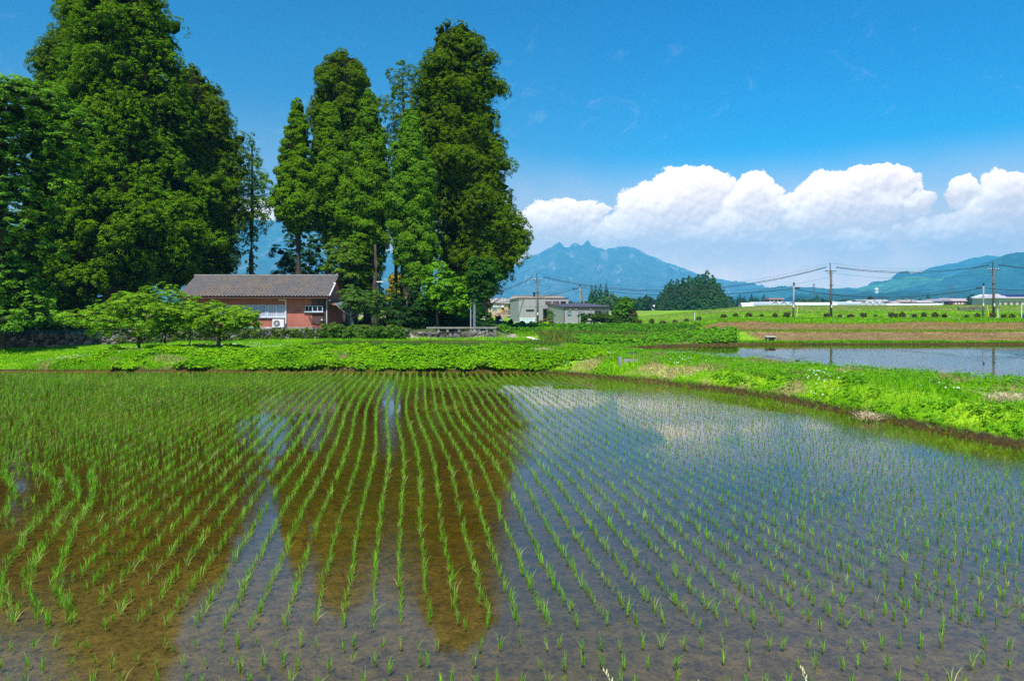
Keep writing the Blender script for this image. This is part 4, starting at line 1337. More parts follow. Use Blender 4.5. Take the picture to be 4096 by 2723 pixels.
# the turning corner at lower left: machine rows interrupted by the curved ones
sn = np.concatenate(snakes)
lim = np.interp(main[:, 1], [6, 7.5, 9, 11, 12.5, 13.5], [-4.6, -5.0, -5.9, -7.0, -7.4, -99])
corner = main[:, 0] < lim
thin = corner & (rr.random(len(main)) > .30)
main = main[~thin]
keep = np.ones(len(main), bool)
for q in sn[::2]:
    keep &= np.hypot(main[:, 0] - q[0], main[:, 1] - q[1]) > .17
main = main[keep]
head = [along([(-44, yy), (15, yy)], .19, .035, .12) for yy in (5.1, 5.42, 5.74, 6.06, 6.38)]
head += [along([(-40, 31.25), (1.2, 31.25)], .17, .03, .05)]
eP = P1[2:12]
for off in (.30, .62):
    c0 = np.array([-10.0, 15.0])
    q = [(p + (c0 - p) / np.hypot(*(c0 - p)) * off) for p in eP]
    head.append(along(q, .17, .03, .06))
head = np.concatenate(head)
head = head[inside(head[:, 0], head[:, 1], P1, .22)]
hills = np.concatenate([main, sn, head])
vis = np.abs(hills[:, 0]) < hills[:, 1] * .80 + 4.0
hills = hills[vis]
hills = hills[np.argsort(np.hypot(hills[:, 0], hills[:, 1]))]
NIND = 300
# only hills that show inside the frame become things of their own
infr = (np.abs(hills[:, 0]) < hills[:, 1] * .748) & (hills[:, 1] > 5.75)
order = np.concatenate([np.where(infr)[0][:NIND]])
rest = np.ones(len(hills), bool)
rest[order] = False
HP = [hill(np.random.default_rng(500 + i)) for i in range(10)]
rp = []
for i, k in enumerate(order):
    if i < 10:
        V, Fc, C = HP[i]
        o = npmesh('rice_seedling', V, Fc, m_rice, None, col=C)
        rp.append(o)
    else:
        o = rp[i % 10].copy()
        COL.objects.link(o)
    o.location = (hills[k, 0], hills[k, 1], W1)
    s_ = rr.uniform(.62, 1.04)
    o.scale = (s_, s_, s_ * rr.uniform(.9, 1.12))
    o.rotation_euler = (rr.normal(0, .07), rr.normal(0, .07), rr.uniform(0, 6.28))
    tag(o, 'young rice seedling standing in the shallow near water of the paddy', 'rice plant', 'nearest rice seedlings')


def many(pts, z, rng, protos_, smin=.66, smax=1.06, grow=None):
    """one mesh of many seedlings"""
    Vs, Fs, Cs = [], [], []
    off = 0
    which = rng.integers(0, len(protos_), len(pts))
    for i, (V, Fc, C) in enumerate(protos_):
        q = pts[which == i]
        n = len(q)
        if n == 0:
            continue
        a = rng.uniform(0, 2 * np.pi, n)
        s = rng.uniform(smin, smax, n)
        if callable(grow):
            s = s * grow(q[:, 0], q[:, 1])
        ca, sa_ = np.cos(a) * s, np.sin(a) * s
        x = V[None, :, 0] * ca[:, None] - V[None, :, 1] * sa_[:, None] + q[:, 0, None]
        y = V[None, :, 0] * sa_[:, None] + V[None, :, 1] * ca[:, None] + q[:, 1, None]
        zz = V[None, :, 2] * s[:, None] + z
        VV = np.stack([x, y, zz], -1).reshape(-1, 3)
        FF = (Fc[None] + (np.arange(n) * len(V))[:, None, None]).reshape(-1, 3) + off
        tv = 1 + .16 * rng.normal(size=(n, 1, 1))
        CC = (C[None] * np.clip(tv, .6, 1.5)).reshape(-1, 3)
        Vs.append(VV); Fs.append(FF); Cs.append(CC)
        off += len(VV)
    return np.concatenate(Vs), np.concatenate(Fs), np.concatenate(Cs)


V, Fc, C = many(hills[rest], W1, rr, HP, grow=lambda x, y: 1.0 + .20 * ss(-x, .5, 6.0) * ss(y, 9, 14) - .20 * ss(x, -1.0, 2.0) * ss(y, 9, 14))
tag(npmesh('rice_seedlings', V, Fc, m_rice, col=C), 'rows of young rice filling the large flooded paddy', 'rice', kind='stuff')


def field_rows(poly, ang, sp, step, xr, yr, margin):
    ca, sa_ = math.cos(ang), math.sin(ang)
    u = np.arange(-90, 90, sp)
    v = np.arange(-90, 90, step)
    U, Vv = np.meshgrid(u, v)
    cx, cy_ = poly.mean(0)
    x = cx + U * ca - Vv * sa_
    y = cy_ + U * sa_ + Vv * ca
    x, y = x.ravel(), y.ravel()
    k = (x > xr[0]) & (x < xr[1]) & (y > yr[0]) & (y < yr[1]) & (np.abs(x) < y * .80 + 1)
    x, y = x[k], y[k]
    k = sdist(x, y, poly) < -margin
    x, y = x[k] + rr.normal(0, .02, k.sum()), y[k] + rr.normal(0, .02, k.sum())
    return np.stack([x, y], -1)


def small_hill(rng, n, h, w, col=RC):
    P = np.zeros((n, 3)); P[:, :2] = rng.normal(0, .012, (n, 2)); P[:, 2] = -.02
    return blades(P, (h + .02) * rng.uniform(.7, 1.1, n), w, rng, col, .3, lean=.4, droop=.25)


SH = [small_hill(np.random.default_rng(600 + i), 4, .062, .0055) for i in range(6)]
fr_ = field_rows(P2, .15, .30, .22, (4, 40), (18, 44.5), .3)
fr_ = fr_[rr.random(len(fr_)) < .5]
V, Fc, C = many(fr_, W2, rr, SH)
tag(npmesh('rice_seedlings', V, Fc, m_rice, col=C), 'sparse young rice in the flooded paddy at the right', 'rice', kind='stuff')
SH = [small_hill(np.random.default_rng(620 + i), 8, .20, .014, (.12, .27, .02)) for i in range(6)]
V, Fc, C = many(field_rows(P3, .05, .28, .14, (-14, 4), (38, 48), .2), W3, rr, SH)
tag(npmesh('rice_seedlings', V, Fc, m_rice, col=C), 'young rice in the narrow paddy before the grove', 'rice', kind='stuff')
SH = [small_hill(np.random.default_rng(640 + i), 10, .20, .022, (.26, .42, .015)) for i in range(6)]
V, Fc, C = many(field_rows(P4, .0, .30, .16, (13, 45), (49, 54), .1), W4, rr, SH)
tag(npmesh('rice_seedlings', V, Fc, m_rice, col=C), 'yellow-green rice strip between the two brown banks', 'rice', kind='stuff')

# ------------------------------------------------------------------ grass and weeds
def pts_in(n, x0, x1, y0, y1, rng):
    x = rng.uniform(x0, x1, n)
    y = rng.uniform(y0, y1, n)
    return x, y


def on_ground(x, y, m=.12):
    d = np.minimum(np.minimum(sdist(x, y, P1), sdist(x, y, P2)), np.minimum(sdist(x, y, P3), sdist(x, y, P4)))
    k = (d > m) & (np.abs(x) < y * .80 + 5)
    return x[k], y[k], d[k]


rg = np.random.default_rng(31)
# leafy weeds on the bank behind the big paddy
xb, yb = pts_in(7500, -22, 4.5, 31.6, 37.6, rg)
xb, yb, db = on_ground(xb, yb, .10)
k = (xb > -8) | (fbm(xb + 3, yb, 1.5, 3) > np.interp(xb, [-20, -8], [.56, .40])) | ((yb < 32.6) & (xb > -12))
xb, yb, db = xb[k], yb[k], db[k]
hb_ = .02 + .62 * fbm(xb, yb, 1.1, 3) ** 2.4
hb_ *= 1 - .55 * ss(yb, 36, 37.5)
zb_ = H(xb, yb)
lob = np.stack([xb, yb, zb_ + hb_ * .45, .11 + .10 * rg.random(len(xb)), .07 + hb_ * .5, np.zeros(len(xb)), -np.ones(len(xb)) * .4], -1)
V, Fc, C = foliage(lob, rg, puffs=7, leaves=13, puff_r=.085, leaf=.058, col=(.13, .37, .008), colb=(.24, .50, .010), var=.3, up=.9, core=.75, puff_sq=.8, down_ok=-.1, corecol=(.05, .13, .01), aspect=1.1)
tone = np.clip((fbm(V[:, 0], V[:, 1], 2.0, 3) - .42) * 4, 0, 1)[:, None] * .55
C = C * np.array([1.15, 1.1, .5])
C = C * (1 - tone) + C * np.array([1.5, 1.2, .9]) * tone
dk = np.clip((fbm(V[:, 0] + 40, V[:, 1] + 9, 3.2, 3) - .50) * 5, 0, 1)[:, None] * .45
C = C * (1 - dk) + C * np.array([.42, .62, .8]) * dk
tag(npmesh('weeds', V, Fc, m_leaf, col=C), 'leafy bright weeds covering the bank behind the big paddy', 'weeds', kind='stuff')


def grass_patch(name, label, n, box, h, w, col, colb=None, pb=0.0, m=.12, lean=.5, droop=.5, dens=None, colv=.3, filt=None, drymask=None, sink=.03, drycol=(.42, .34, .17)):
    x, y = pts_in(n, *box, rg)
    x, y, d = on_ground(x, y, m)
    if filt is not None:
        k = filt(x, y, d)
        x, y = x[k], y[k]
    z = H(x, y)
    P = np.stack([x, y, z - sink], -1)
    hn = fbm(x, y, 1.0, 3)
    hh = h * (.45 + 1.1 * hn) * rg.uniform(.6, 1.2, len(x))
    V, Fc, C = blades(P, hh, w, rg, col, colv, lean, droop, colb=colb, pb=pb)
    tn = np.repeat(np.clip((fbm(x + 12, y - 8, 2.4, 3) - .40) * 4, 0, 1), 5)[:, None]
    C = C * np.array([1.18, 1.12, .5])
    C = C * (1 - .45 * tn) + C * np.array([1.5, 1.18, .8]) * .45 * tn + C * 0
    if drymask is not None:
        k = drymask(x, y)
        k5 = np.repeat(k * (rg.random(len(x)) < .88), 5)[:, None]
        C = C * (1 - k5) + np.asarray(drycol)[None, :] * (0.7 + .6 * np.repeat(rg.random(len(x)), 5)[:, None]) * k5
    return tag(npmesh(name, V, Fc, m_grass, col=C), label, 'grass', kind='stuff')


def drym(x, y):
    return ss(fbm(x + 5, y, 1.1, 3), .535, .64)


GC1 = (.12, .35, .010)
fb = lambda x, y, d: (x > -1) & (sdist(x, y, P1) > .16)
grass_patch('grass', 'long bright grass on the berm between the two right paddies', 90000, (1.5, 22, 8.5, 31), .20, .015, GC1, (.22, .46, .015), .25, m=.14, filt=fb, drymask=drym)
grass_patch('grass', 'grass hanging over the mud edge of the big paddy', 110000, (1.0, 14, 9, 31.8), .15, .013, GC1, (.22, .46, .015), .25, m=.02, lean=1.2, droop=.9, filt=lambda x, y, d: (d < .34) & (fbm(x, y, .8, 2) > .40))
grass_patch('grass', 'shorter grass where the berms meet in the middle of the photo', 60000, (0, 18, 29, 43), .18, .020, GC1, (.22, .46, .015), .25, m=.14, filt=lambda x, y, d: ~((x < 4) & (y < 37)) | (rg.random(len(x)) < .3), drymask=drym)
# broad leaves among the grass of the berm
xb, yb = pts_in(9000, 1.5, 22, 9, 43, rg)
xb, yb, db = on_ground(xb, yb, .3)
k = (fbm(xb - 7, yb + 3, 1.7, 3) > .46)
xb, yb = xb[k], yb[k]
lob = np.stack([xb, yb, H(xb, yb) + .05, .10 + .06 * rg.random(len(xb)), .09 + .07 * rg.random(len(xb)), np.zeros(len(xb)), -np.ones(len(xb)) * .3], -1)
V, Fc, C = foliage(lob, rg, puffs=6, leaves=9, puff_r=.07, leaf=.045, col=(.12, .36, .01), colb=(.22, .46, .012), var=.3, up=.9, core=.0, down_ok=-.1)
tag(npmesh('weeds', V, Fc, m_leaf, col=C), 'broad leaved weeds among the grass of the berm', 'weeds', kind='stuff')
grass_patch('grass', 'mixed green and dry grass on the left half of the bank behind the big paddy', 60000, (-23, 2, 31.6, 37.5), .22, .022, (.13, .36, .010), (.24, .46, .015), .3, m=.08, filt=lambda x, y, d: (x < -6) | (rg.random(len(x)) < .35), drymask=lambda x, y: ss(fbm(x, y * 1.5, 1.3, 3), .52, .60) * (x < -7))
grass_patch('grass', 'short turf and clover below the wall and around the cherry trees', 60000, (-34, -11, 31.8, 50), .12, .03, (.11, .34, .010), (.20, .42, .02), .3, m=.1, filt=lambda x, y, d: (y < np.interp(x, WX, WY) - .1) & ~((y < 37) & (x > -19)))
grass_patch('grass', 'grass strip between the narrow paddy and the grove', 26000, (-14, 12, 46.5, 60), .18, .035, (.11, .33, .010), (.20, .42, .015), .3, m=.1, filt=lambda x, y, d: (y < 50) | ((x > .3) & (y > 52.8)) | (x > 4))
grass_patch('grass', 'tall mixed grass on the slope before the grey house', 60000, (-1, 19, 52, 84), .17, .045, (.10, .30, .010), (.20, .38, .015), .35, m=.1, filt=lambda x, y, d: ((512 + F * x / y) < 705) & ((y > 58) | (x > .5)))
grass_patch('grass', 'seeding sorrel and blue-green grass in the middle distance', 16000, (2, 14, 43.5, 56), .42, .04, (.10, .20, .07), (.22, .13, .05), .14, m=.1)
grass_patch('grass', 'green verge along the field road at the right', 60000, (13, 72, 60.5, 86), .15, .06, (.10, .31, .010), (.20, .36, .02), .3, m=.1, filt=lambda x, y, d: ~(((512 + F * x / y) > 978) & ((512 + F * x / y) < 1012) & (y > 70.5) & (y < 75)))
grass_patch('grass', 'rough meadow rising behind the field road', 90000, (8, 118, 86, 151), .13, .10, (.115, .30, .012), (.18, .33, .02), .25, m=.1, drymask=lambda x, y: np.maximum(ss(fbm(x, y, 7, 3), .54, .66) * .5, ss(y, 118, 124) * ss(-y, -147, -141) * ss(fbm(x + 3, y, 2.2, 3), .40, .62)), drycol=(.30, .25, .12))
grass_patch('grass', 'thin green line of grass behind the right paddy', 22000, (10, 42, 44.2, 45.4), .16, .03, GC1, (.15, .33, .015), .3, m=.08)
grass_patch('straw_litter', 'dry cut grass lying on the two mown earth banks', 50000, (14, 60, 45.2, 62), .09, .03, (.36, .26, .14), (.18, .12, .065), .5, m=.25, lean=1.6, droop=1.2, filt=lambda x, y, d: ((y < 49.3) & (x > 16.8)) | ((y > 53.3) & (y < 61.6) & (x > 15.2)))
# plants in the middle, tangled over the end of the brown bank
xb, yb = pts_in(1500, 4.5, 18, 43.5, 50, rg)
xb, yb, db = on_ground(xb, yb, .25)
k = (512 + F * xb / yb < 735)
xb, yb = xb[k], yb[k]
hb_ = .08 + .25 * fbm(xb, yb, 2.0, 3)
lob = np.stack([xb, yb, H(xb, yb) + hb_ * .4, .2 + .15 * rg.random(len(xb)), .12 + hb_ * .5, np.zeros(len(xb)), -np.ones(len(xb)) * .4], -1)
V, Fc, C = foliage(lob, rg, puffs=6, leaves=9, puff_r=.12, leaf=.13, col=(.10, .33, .01), colb=(.20, .44, .012), var=.3, up=.8, core=.7, down_ok=-.1, corecol=(.04, .11, .01))
tag(npmesh('weeds', V, Fc, m_leaf, col=C), 'tangled green plants between the paddies in the middle distance', 'weeds', kind='stuff')
xb, yb = pts_in(1500, -1, 17, 58, 72, rg)
xb, yb, db = on_ground(xb, yb, .25)
k = (512 + F * xb / yb < 700) & (fbm(xb, yb, 3.0, 3) > .46)
xb, yb = xb[k], yb[k]
lob = np.stack([xb, yb, H(xb, yb) + .02, .15 + .2 * rg.random(len(xb)), .10 + .14 * rg.random(len(xb)), np.zeros(len(xb)), -np.ones(len(xb)) * .4], -1)
V, Fc, C = foliage(lob, rg, puffs=6, leaves=9, puff_r=.15, leaf=.17, col=(.06, .22, .008), colb=(.14, .34, .012), var=.3, up=.8, core=.7, down_ok=-.1, corecol=(.03, .09, .01))
tag(npmesh('weeds', V, Fc, m_leaf, col=C), 'dark green weed clumps on the slope before the grey house', 'weeds', kind='stuff')
# flowers and climbing leaves over the wall by the drive
lb = []
for i in range(150):
    x = rg.uniform(-13.6, -8.0)
    k_ = (x + 13.6) / 5.6
    y = np.interp(x, WX, WY) - .25 + rg.uniform(-.45, .25)
    lb.append([x, y, -2.6 + rg.uniform(0, .95) * (1 - .25 * k_), .28, .2, 0, -.8])
V, Fc, C = foliage(np.array(lb), rg, puffs=10, leaves=16, puff_r=.15, leaf=.085, col=(.07, .19, .012), colb=(.15, .27, .03), var=.3, up=.5, core=.7, fleck=((.75, .16, .04), .006), corecol=(.04, .09, .02))
t = root('climbing_shrub', (-10.8, 50, -2.6), 0, 'sprawling shrub with orange flowers hanging over the wall end by the drive', 'shrub')
npmesh('leaf_mass', V - np.array([-10.8, 50, -2.6]), Fc, m_leaf, t, col=C)
# ivy on the retaining wall
lb = []
for i in range(330):
    x = rg.uniform(-26, -13)
    y = np.interp(x, WX, WY) - .12
    dens_ = fbm(np.array([x]), np.array([0.0]), 1.2, 2)[0]
    if rg.random() > dens_ * 1.3:
        continue
    lb.append([x, y, -2.7 + rg.random() * .85, rg.uniform(.08, .17), rg.uniform(.06, .16), 0, -1])
V, Fc, C = foliage(np.array(lb), rg, puffs=6, leaves=12, puff_r=.09, leaf=.075, col=(.09, .17, .02), colb=(.17, .24, .03), var=.35, up=.3, core=.0)
t = root('ivy', (-19, 47.8, -2.7), 0, 'patchy green creeper growing on the stone retaining wall', 'creeper')
npmesh('leaf_mass', V - np.array([-19, 47.8, -2.7]), Fc, m_leaf, t, col=C)
# white daisies
def flowers(label, n, box, size, filt, zoff):
    x, y = pts_in(n, *box, rg)
    x, y, d = on_ground(x, y, .15)
    k = filt(x, y)
    x, y = x[k], y[k]
    c = np.stack([x, y, H(x, y) + zoff * rg.uniform(.5, 1.3, len(x))], -1)
    nr = unit(np.array([0, -.5, 1.0]) + .35 * rg.normal(size=(len(x), 3)))
    V1, F1 = tris(c, nr, size, rg, 1.3)
    V2, F2 = tris(c + np.array([0, 0, .001]), nr, size, rg, 1.3)
    V = np.concatenate([V1, V2]); Fc = np.concatenate([F1, F2 + len(V1)])
    tag(npmesh('wildflowers', V, Fc, m_leaf, col=np.full((len(V), 3), .72)), label, 'flowers', kind='stuff')


flowers('white daisies on the berm by the right paddy', 5200, (1.5, 20, 10, 36), .045, lambda x, y: (fbm(x + 3, y + 3, 1.3, 3) > .62) & (sdist(x, y, P1) < 2.6), .27)
flowers('white clover flowers beneath the cherry trees', 1600, (-24, -9, 34, 42), .045, lambda x, y: fbm(x, y, 1.6, 2) > .52, .16)
flowers('white flowers along the field road and meadow', 1500, (14, 90, 62, 118), .06, lambda x, y: fbm(x, y, 3.5, 2) > .60, .25)

# straw heaps and foreground seed heads
m_straw = leafmat('straw', trans=.1, rough=.8, tint=(1, 1, 1))
for (sx, sy, wdt, lab) in ((1004, 421, .62, 'heap of pale dry straw on the berm, cut by nothing and nearest the right photo edge'), (868, 414, .34, 'small bundle of dry straw hanging over the mud edge of the berm'), (541, 352, .5, 'pale dry grass heap where the two banks meet')):
    if sx == 541:
        x0, y0 = 1.5, 34.0
    else:
        Yg = {1004: 17.2, 868: 18.6}[sx]
        x0, y0 = px(sx, Yg), Yg
    z0 = float(H(np.array([x0]), np.array([y0]))[0])
    n = 260
    P = np.zeros((n, 3)); P[:, 0] = rg.normal(0, wdt * .35, n); P[:, 1] = rg.normal(0, wdt * .25, n); P[:, 2] = rg.uniform(.0, .16, n) + .05
    V, Fc, C = blades(P, .12, .012, rg, (.62, .50, .32), .35, lean=3.5, droop=2.5)
    t = root('straw_heap', (x0, y0, z0), 0, {1004: 'largest heap of pale dry straw, on the berm near the right photo edge', 868: 'small bundle of dry straw hanging over the mud edge of the berm', 541: 'pale dry grass heap where the two banks meet'}[sx], 'straw heap')
    npmesh('straw', V, Fc, m_straw, t, col=C)

for i, (x, Y, ztip, zb0, lean, lab) in enumerate(((.40, 2.2, -1.19, -1.75, -.10, 'tiny grass seed head at the lower photo edge, leftmost of three'), (.70, 2.1, -1.175, -1.75, -.12, 'arching grass seed head at the lower photo edge, middle of three'), (1.04, 2.3, -1.235, -1.8, -.06, 'upright grass seed head at the lower photo edge, rightmost of three'))):
    t = root('grass_seed_head', (x, Y, zb0), 0, lab, 'grass stalk')
    b = MB()
    hh = ztip - zb0
    pt = [(0, 0, 0), (lean * .15, 0, hh * .5), (lean * .6, 0, hh * .88), (lean, 0, hh)]
    b.tube(pt, [.0022, .0018, .0014, .0008], 5)
    b.build('stem', mat('dry_stem', (.5, .42, .22)), t)
    e = MB()
    for q in range(26):
        f = .62 + .38 * q / 25
        zz = hh * f
        xx = np.interp(zz, [p[2] for p in pt], [p[0] for p in pt])
        a = q * 2.4
        e.tube([(xx, 0, zz), (xx + math.cos(a) * .004, math.sin(a) * .004, zz + .006), (xx + math.cos(a) * .005, math.sin(a) * .005, zz + .016)], [.0014, .0030, .0006], 5)
    e.build('seed_head', mat('seed_husk', (.62, .56, .36), var=.3, scale=90), t)

# ------------------------------------------------------------------ buildings and walls
def fn_rust(t, vec, c, b):
    mp = t.n('ShaderNodeMapping')
    t.L.new(vec, mp.inputs['Vector'])
    n = t.noise(mp.outputs[0], .55, 3, .6)
    n2 = t.noise(mp.outputs[0], 3.2, 3, .7)
    br = t.n('ShaderNodeTexVoronoi')
    br.inputs['Scale'].default_value = 3.3
    t.L.new(vec, br.inputs['Vector'])
    f = t.m('MULTIPLY', t.step(n, .44, .60), t.step(n2, .42, .55))
    hue = t.mix(t.step(br.outputs['Distance'], .0, .6), (.24, .11, .04), (.17, .12, .07))
    base = t.mix(t.step(n2, .3, .7), (.070, .064, .066), (.115, .107, .107))
    sp = t.n('ShaderNodeSeparateColor')
    t.L.new(br.outputs['Color'], sp.inputs[0])
    base = t.mix(t.m('MULTIPLY', sp.outputs[0], .35), base, (.15, .135, .13))
    return t.mix(t.m('MULTIPLY', f, .5), base, hue)


m_tile = mat('grey_roof_tile', rough=.6, spec=.3, fn=fn_rust)


def fn_ribs(c1, k=22.0, ax=0, amt=.18):
    def fn(t, vec, c, b):
        sp = t.n('ShaderNodeSeparateXYZ')
        t.L.new(vec, sp.inputs[0])
        s = t.m('SINE', t.m('MULTIPLY', sp.outputs[ax], k * 6.283))
        f = t.m('MULTIPLY_ADD', s, amt, 1.0)
        g = t.step(t.noise(vec, 1.3, 4, .6), .3, .7, .86, 1.1)
        f = t.m('MULTIPLY', f, g)
        vm = t.n('ShaderNodeVectorMath', operation='SCALE')
        vm.inputs[0].default_value = c1
        t.L.new(f, vm.inputs['Scale'])
        return vm.outputs[0]
    return fn


m_redwall = mat('red_corrugated_siding', rough=.7, spec=.25, fn=fn_ribs((.44, .150, .105), 7.0, 0, .10))
m_alu = mat('window_aluminium', (.58, .66, .72), rough=.4, spec=.5)
m_white = mat('white_plastic', (.78, .78, .77), rough=.45)
m_dark = mat('dark_metal', (.035, .03, .03), rough=.5)
m_curtain = mat('curtain', rough=.9, fn=fn_ribs((.42, .43, .52), 7, 0, .16))
m_glassdark = mat('dark_glass', (.012, .02, .024), rough=.06, spec=.9)
m_brownwood = mat('brown_board', rough=.8, fn=fn_ribs((.115, .060, .050), 9, 0, .14))
m_rustwood = mat('rusty_board', rough=.8, fn=fn_ribs((.24, .085, .055), 9, 0, .12))
m_plaster = mat('grey_plaster', (.20, .20, .17), rough=.9, var=.2, scale=2, bump=.01)
m_conc = mat('concrete', (.30, .29, .27), rough=.9, var=.25, scale=3, bump=.01)
m_eave = mat('eave_wood', (.09, .05, .035), rough=.8)

# --- red house
HX0, HX1, HYF, HYB = -25.0, -14.12, 52.0, 56.8
EZ, RZ_, RYm = .55, 2.12, 54.4
house = root('red_house', ((HX0 + HX1) / 2, 55.5, -1.93), 0, 'low red-walled house with rust-stained grey tiled roof behind the wall', 'house')
ox, oy, oz = house.location


def loc3(b):
    b.v = [(x - ox, y - oy, z - oz) for (x, y, z) in b.v]
    return b


b = MB().b2(HX0, HX1, HYF, HYB, -1.80, .62)
# gable triangle on both ends
for xx in (HX0, HX1):
    sgn = 1 if xx == HX1 else -1
    b.add([(xx, HYF, .62), (xx, HYB, .62), (xx, RYm, RZ_ - .15)], [(0, 1, 2) if sgn > 0 else (2, 1, 0)])
loc3(b).build('wall', m_redwall, house)
loc3(MB().b2(HX0 - .02, HX1 + .02, HYF - .03, HYB, -1.99, -1.80)).build('foundation', m_conc, house)


def tiled(xa, xb_, yA, zA, yB, zB, tw=.27, rows=17):
    """pantile slope from ridge (A) to eave (B)"""
    n = int(round((xb_ - xa) / tw))
    us = []
    prof = [(0, 0), (.16, .055), (.34, .075), (.52, .05), (.70, .012), (.86, -.004)]
    for i in range(n):
        for (u, h) in prof:
            us.append((xa + (i + u) * (xb_ - xa) / n, h))
    us.append((xb_, 0))
    us = np.array(us)
    vs = []
    L = math.hypot(yB - yA, zB - zA)
    nrm = np.array([0, -(zB - zA) / L, (yB - yA) / L])
    if nrm[2] < 0:
        nrm = -nrm
    for r in range(rows):
        for e in (0.0, .985):
            f = (r + e) / rows
            lift = .035 * e
            vs.append((yA + (yB - yA) * f + nrm[1] * lift, zA + (zB - zA) * f + nrm[2] * lift))
    vs = np.array(vs)
    V = np.zeros((len(vs), len(us), 3))
    V[:, :, 0] = us[None, :, 0]
    V[:, :, 1] = vs[:, None, 0] + nrm[1] * us[None, :, 1]
    V[:, :, 2] = vs[:, None, 1] + nrm[2] * us[None, :, 1]
    ii = np.arange(V.shape[0] * V.shape[1]).reshape(V.shape[:2])
    q = np.stack([ii[:-1, :-1], ii[:-1, 1:], ii[1:, 1:], ii[1:, :-1]], -1).reshape(-1, 4)
    return V.reshape(-1, 3), q


OV = .62
V1, q1 = tiled(HX0 - .35, HX1 + .22, RYm, RZ_, HYF - OV, EZ - .04)
V2, q2 = tiled(HX0 - .35, HX1 + .22, RYm, RZ_, HYB + OV, EZ - .04)
roof = npmesh('roof', np.concatenate([V1, V2]) - np.array([ox, oy, oz]), np.concatenate([q1, q2 + len(V1)]), m_tile, house, n=4)
b = MB()
b.tube([(HX0 - .4, RYm, RZ_ + .08), (HX1 + .25, RYm, RZ_ + .08)], .12, 10)
b.b2(HX0 - .35, HX1 + .2, RYm - .13, RYm + .13, RZ_ - .05, RZ_ + .06)
b.tube([(HX1 + .10, RYm, RZ_ + .05), (HX1 + .16, RYm, RZ_ + .30)], [.16, .07], 8)
loc3(b).build('ridge_cap', mat('ridge_tile', (.16, .145, .14), rough=.7, var=.2), house)
b = MB()
for (y1, z1) in ((HYF - OV, EZ - .04), (HYB + OV, EZ - .04)):
    b.add([(HX0 - .3, RYm, RZ_ - .07), (HX1 + .2, RYm, RZ_ - .07), (HX1 + .2, y1, z1 - .07), (HX0 - .3, y1, z1 - .07),
           (HX0 - .3, RYm, RZ_ - .16), (HX1 + .2, RYm, RZ_ - .16), (HX1 + .2, y1, z1 - .14), (HX0 - .3, y1, z1 - .14)],
          [(0, 1, 2, 3), (7, 6, 5, 4), (3, 2, 6, 7), (1, 5, 6, 2), (0, 3, 7, 4), (0, 4, 5, 1)])
loc3(b).build('eaves', m_eave, house)
b = MB()
b.tube([(HX1 + .27, HYF - OV + .2, EZ + .02), (HX1 + .27, HYF + 1.3, EZ + 1.02)], .045, 8)
b.tube([(HX1 + .27, HYF + 1.3, EZ + 1.02), (HX1 + .12, HYF + 1.3, EZ + 1.06)], .05, 8)
loc3(b).build('gable_pipe', m_white, house)
b = MB()
b.tube([(HX1 - .02, HYF - .1, .18), (HX1 - .02, HYF - .1, -1.95)], .04, 8)
b.tube([(HX1 - .02, HYF - .1, .18), (HX1 + .3, HYF - .25, .24)], .035, 8)
loc3(b).build('downpipe', m_alu, house)


def window(parent, x0, x1, z0, z1, y, panes, glass, fr=.05, sill=True, curtain=False, name='window'):
    f = MB()
    f.b2(x0, x1, y - .06, y + .02, z1 - fr, z1)
    f.b2(x0, x1, y - .06, y + .02, z0, z0 + fr)
    f.b2(x0, x0 + fr, y - .06, y + .02, z0 + fr, z1 - fr)
    f.b2(x1 - fr, x1, y - .06, y + .02, z0 + fr, z1 - fr)
    for k in range(1, panes):
        xm = x0 + (x1 - x0) * k / panes
        f.b2(xm - fr * .5, xm + fr * .5, y - .05, y + .02, z0 + fr, z1 - fr)
    w_ = f
    lx, ly, lz = parent.location
    for q in (w_,):
        q.v = [(a - lx, c - ly, d - lz) for (a, c, d) in q.v]
    fo = w_.build(name, m_alu, parent)
    p = MB()
    p.b2(x0 + fr, x1 - fr, y - .015, y - .009, z0 + fr, z1 - fr)
    p.v = [(a - lx, c - ly, d - lz) for (a, c, d) in p.v]
    p.build('pane', glass, fo)
    if sill:
        s = MB().b2(x0 - .06, x1 + .06, y - .12, y - .01, z0 - .05, z0 - .002)
        s.v = [(a - lx, c - ly, d - lz) for (a, c, d) in s.v]
        s.build('sill', m_alu, fo)
    return fo


hx = lambda d: px(d * D, HYF)
hz = lambda d: pz(d * D, HYF)
zt, zb = hz(701.5), hz(729.5)
wx = [506, 535, 539.5, 577.0, 581.5, 613.5, 618, 656.5]
for a, c in ((470, 535), (540, 577.5), (582, 613), (617.5, 656.5)):
    window(house, hx(a), hx(c), zb, zt, HYF - .01, 2, m_curtain)
for a, c in ((535.6, 539.4), (578, 581.5), (613.5, 617)):
    lx, ly, lz = house.location
    q = MB().b2(hx(a) - .0, hx(c), HYF - .04, HYF + .01, zb - .03, zt)
    q.v = [(u - lx, v - ly, s - lz) for u, v, s in q.v]
    q.build('window_post', mat('pale_panel', (.45, .60, .66)), house)
for a, c in ((703, 720), (721.5, 745.5)):
    window(house, hx(a), hx(c), hz(717), hz(703.5), HYF - (.01 if a == 703 else .20), 2, m_glassdark, fr=.045)
# boarded closet on the facade
def hb2(name, m, *a, par=None):
    q = loc3(MB().b2(*a))
    return q.build(name, m, par or house)


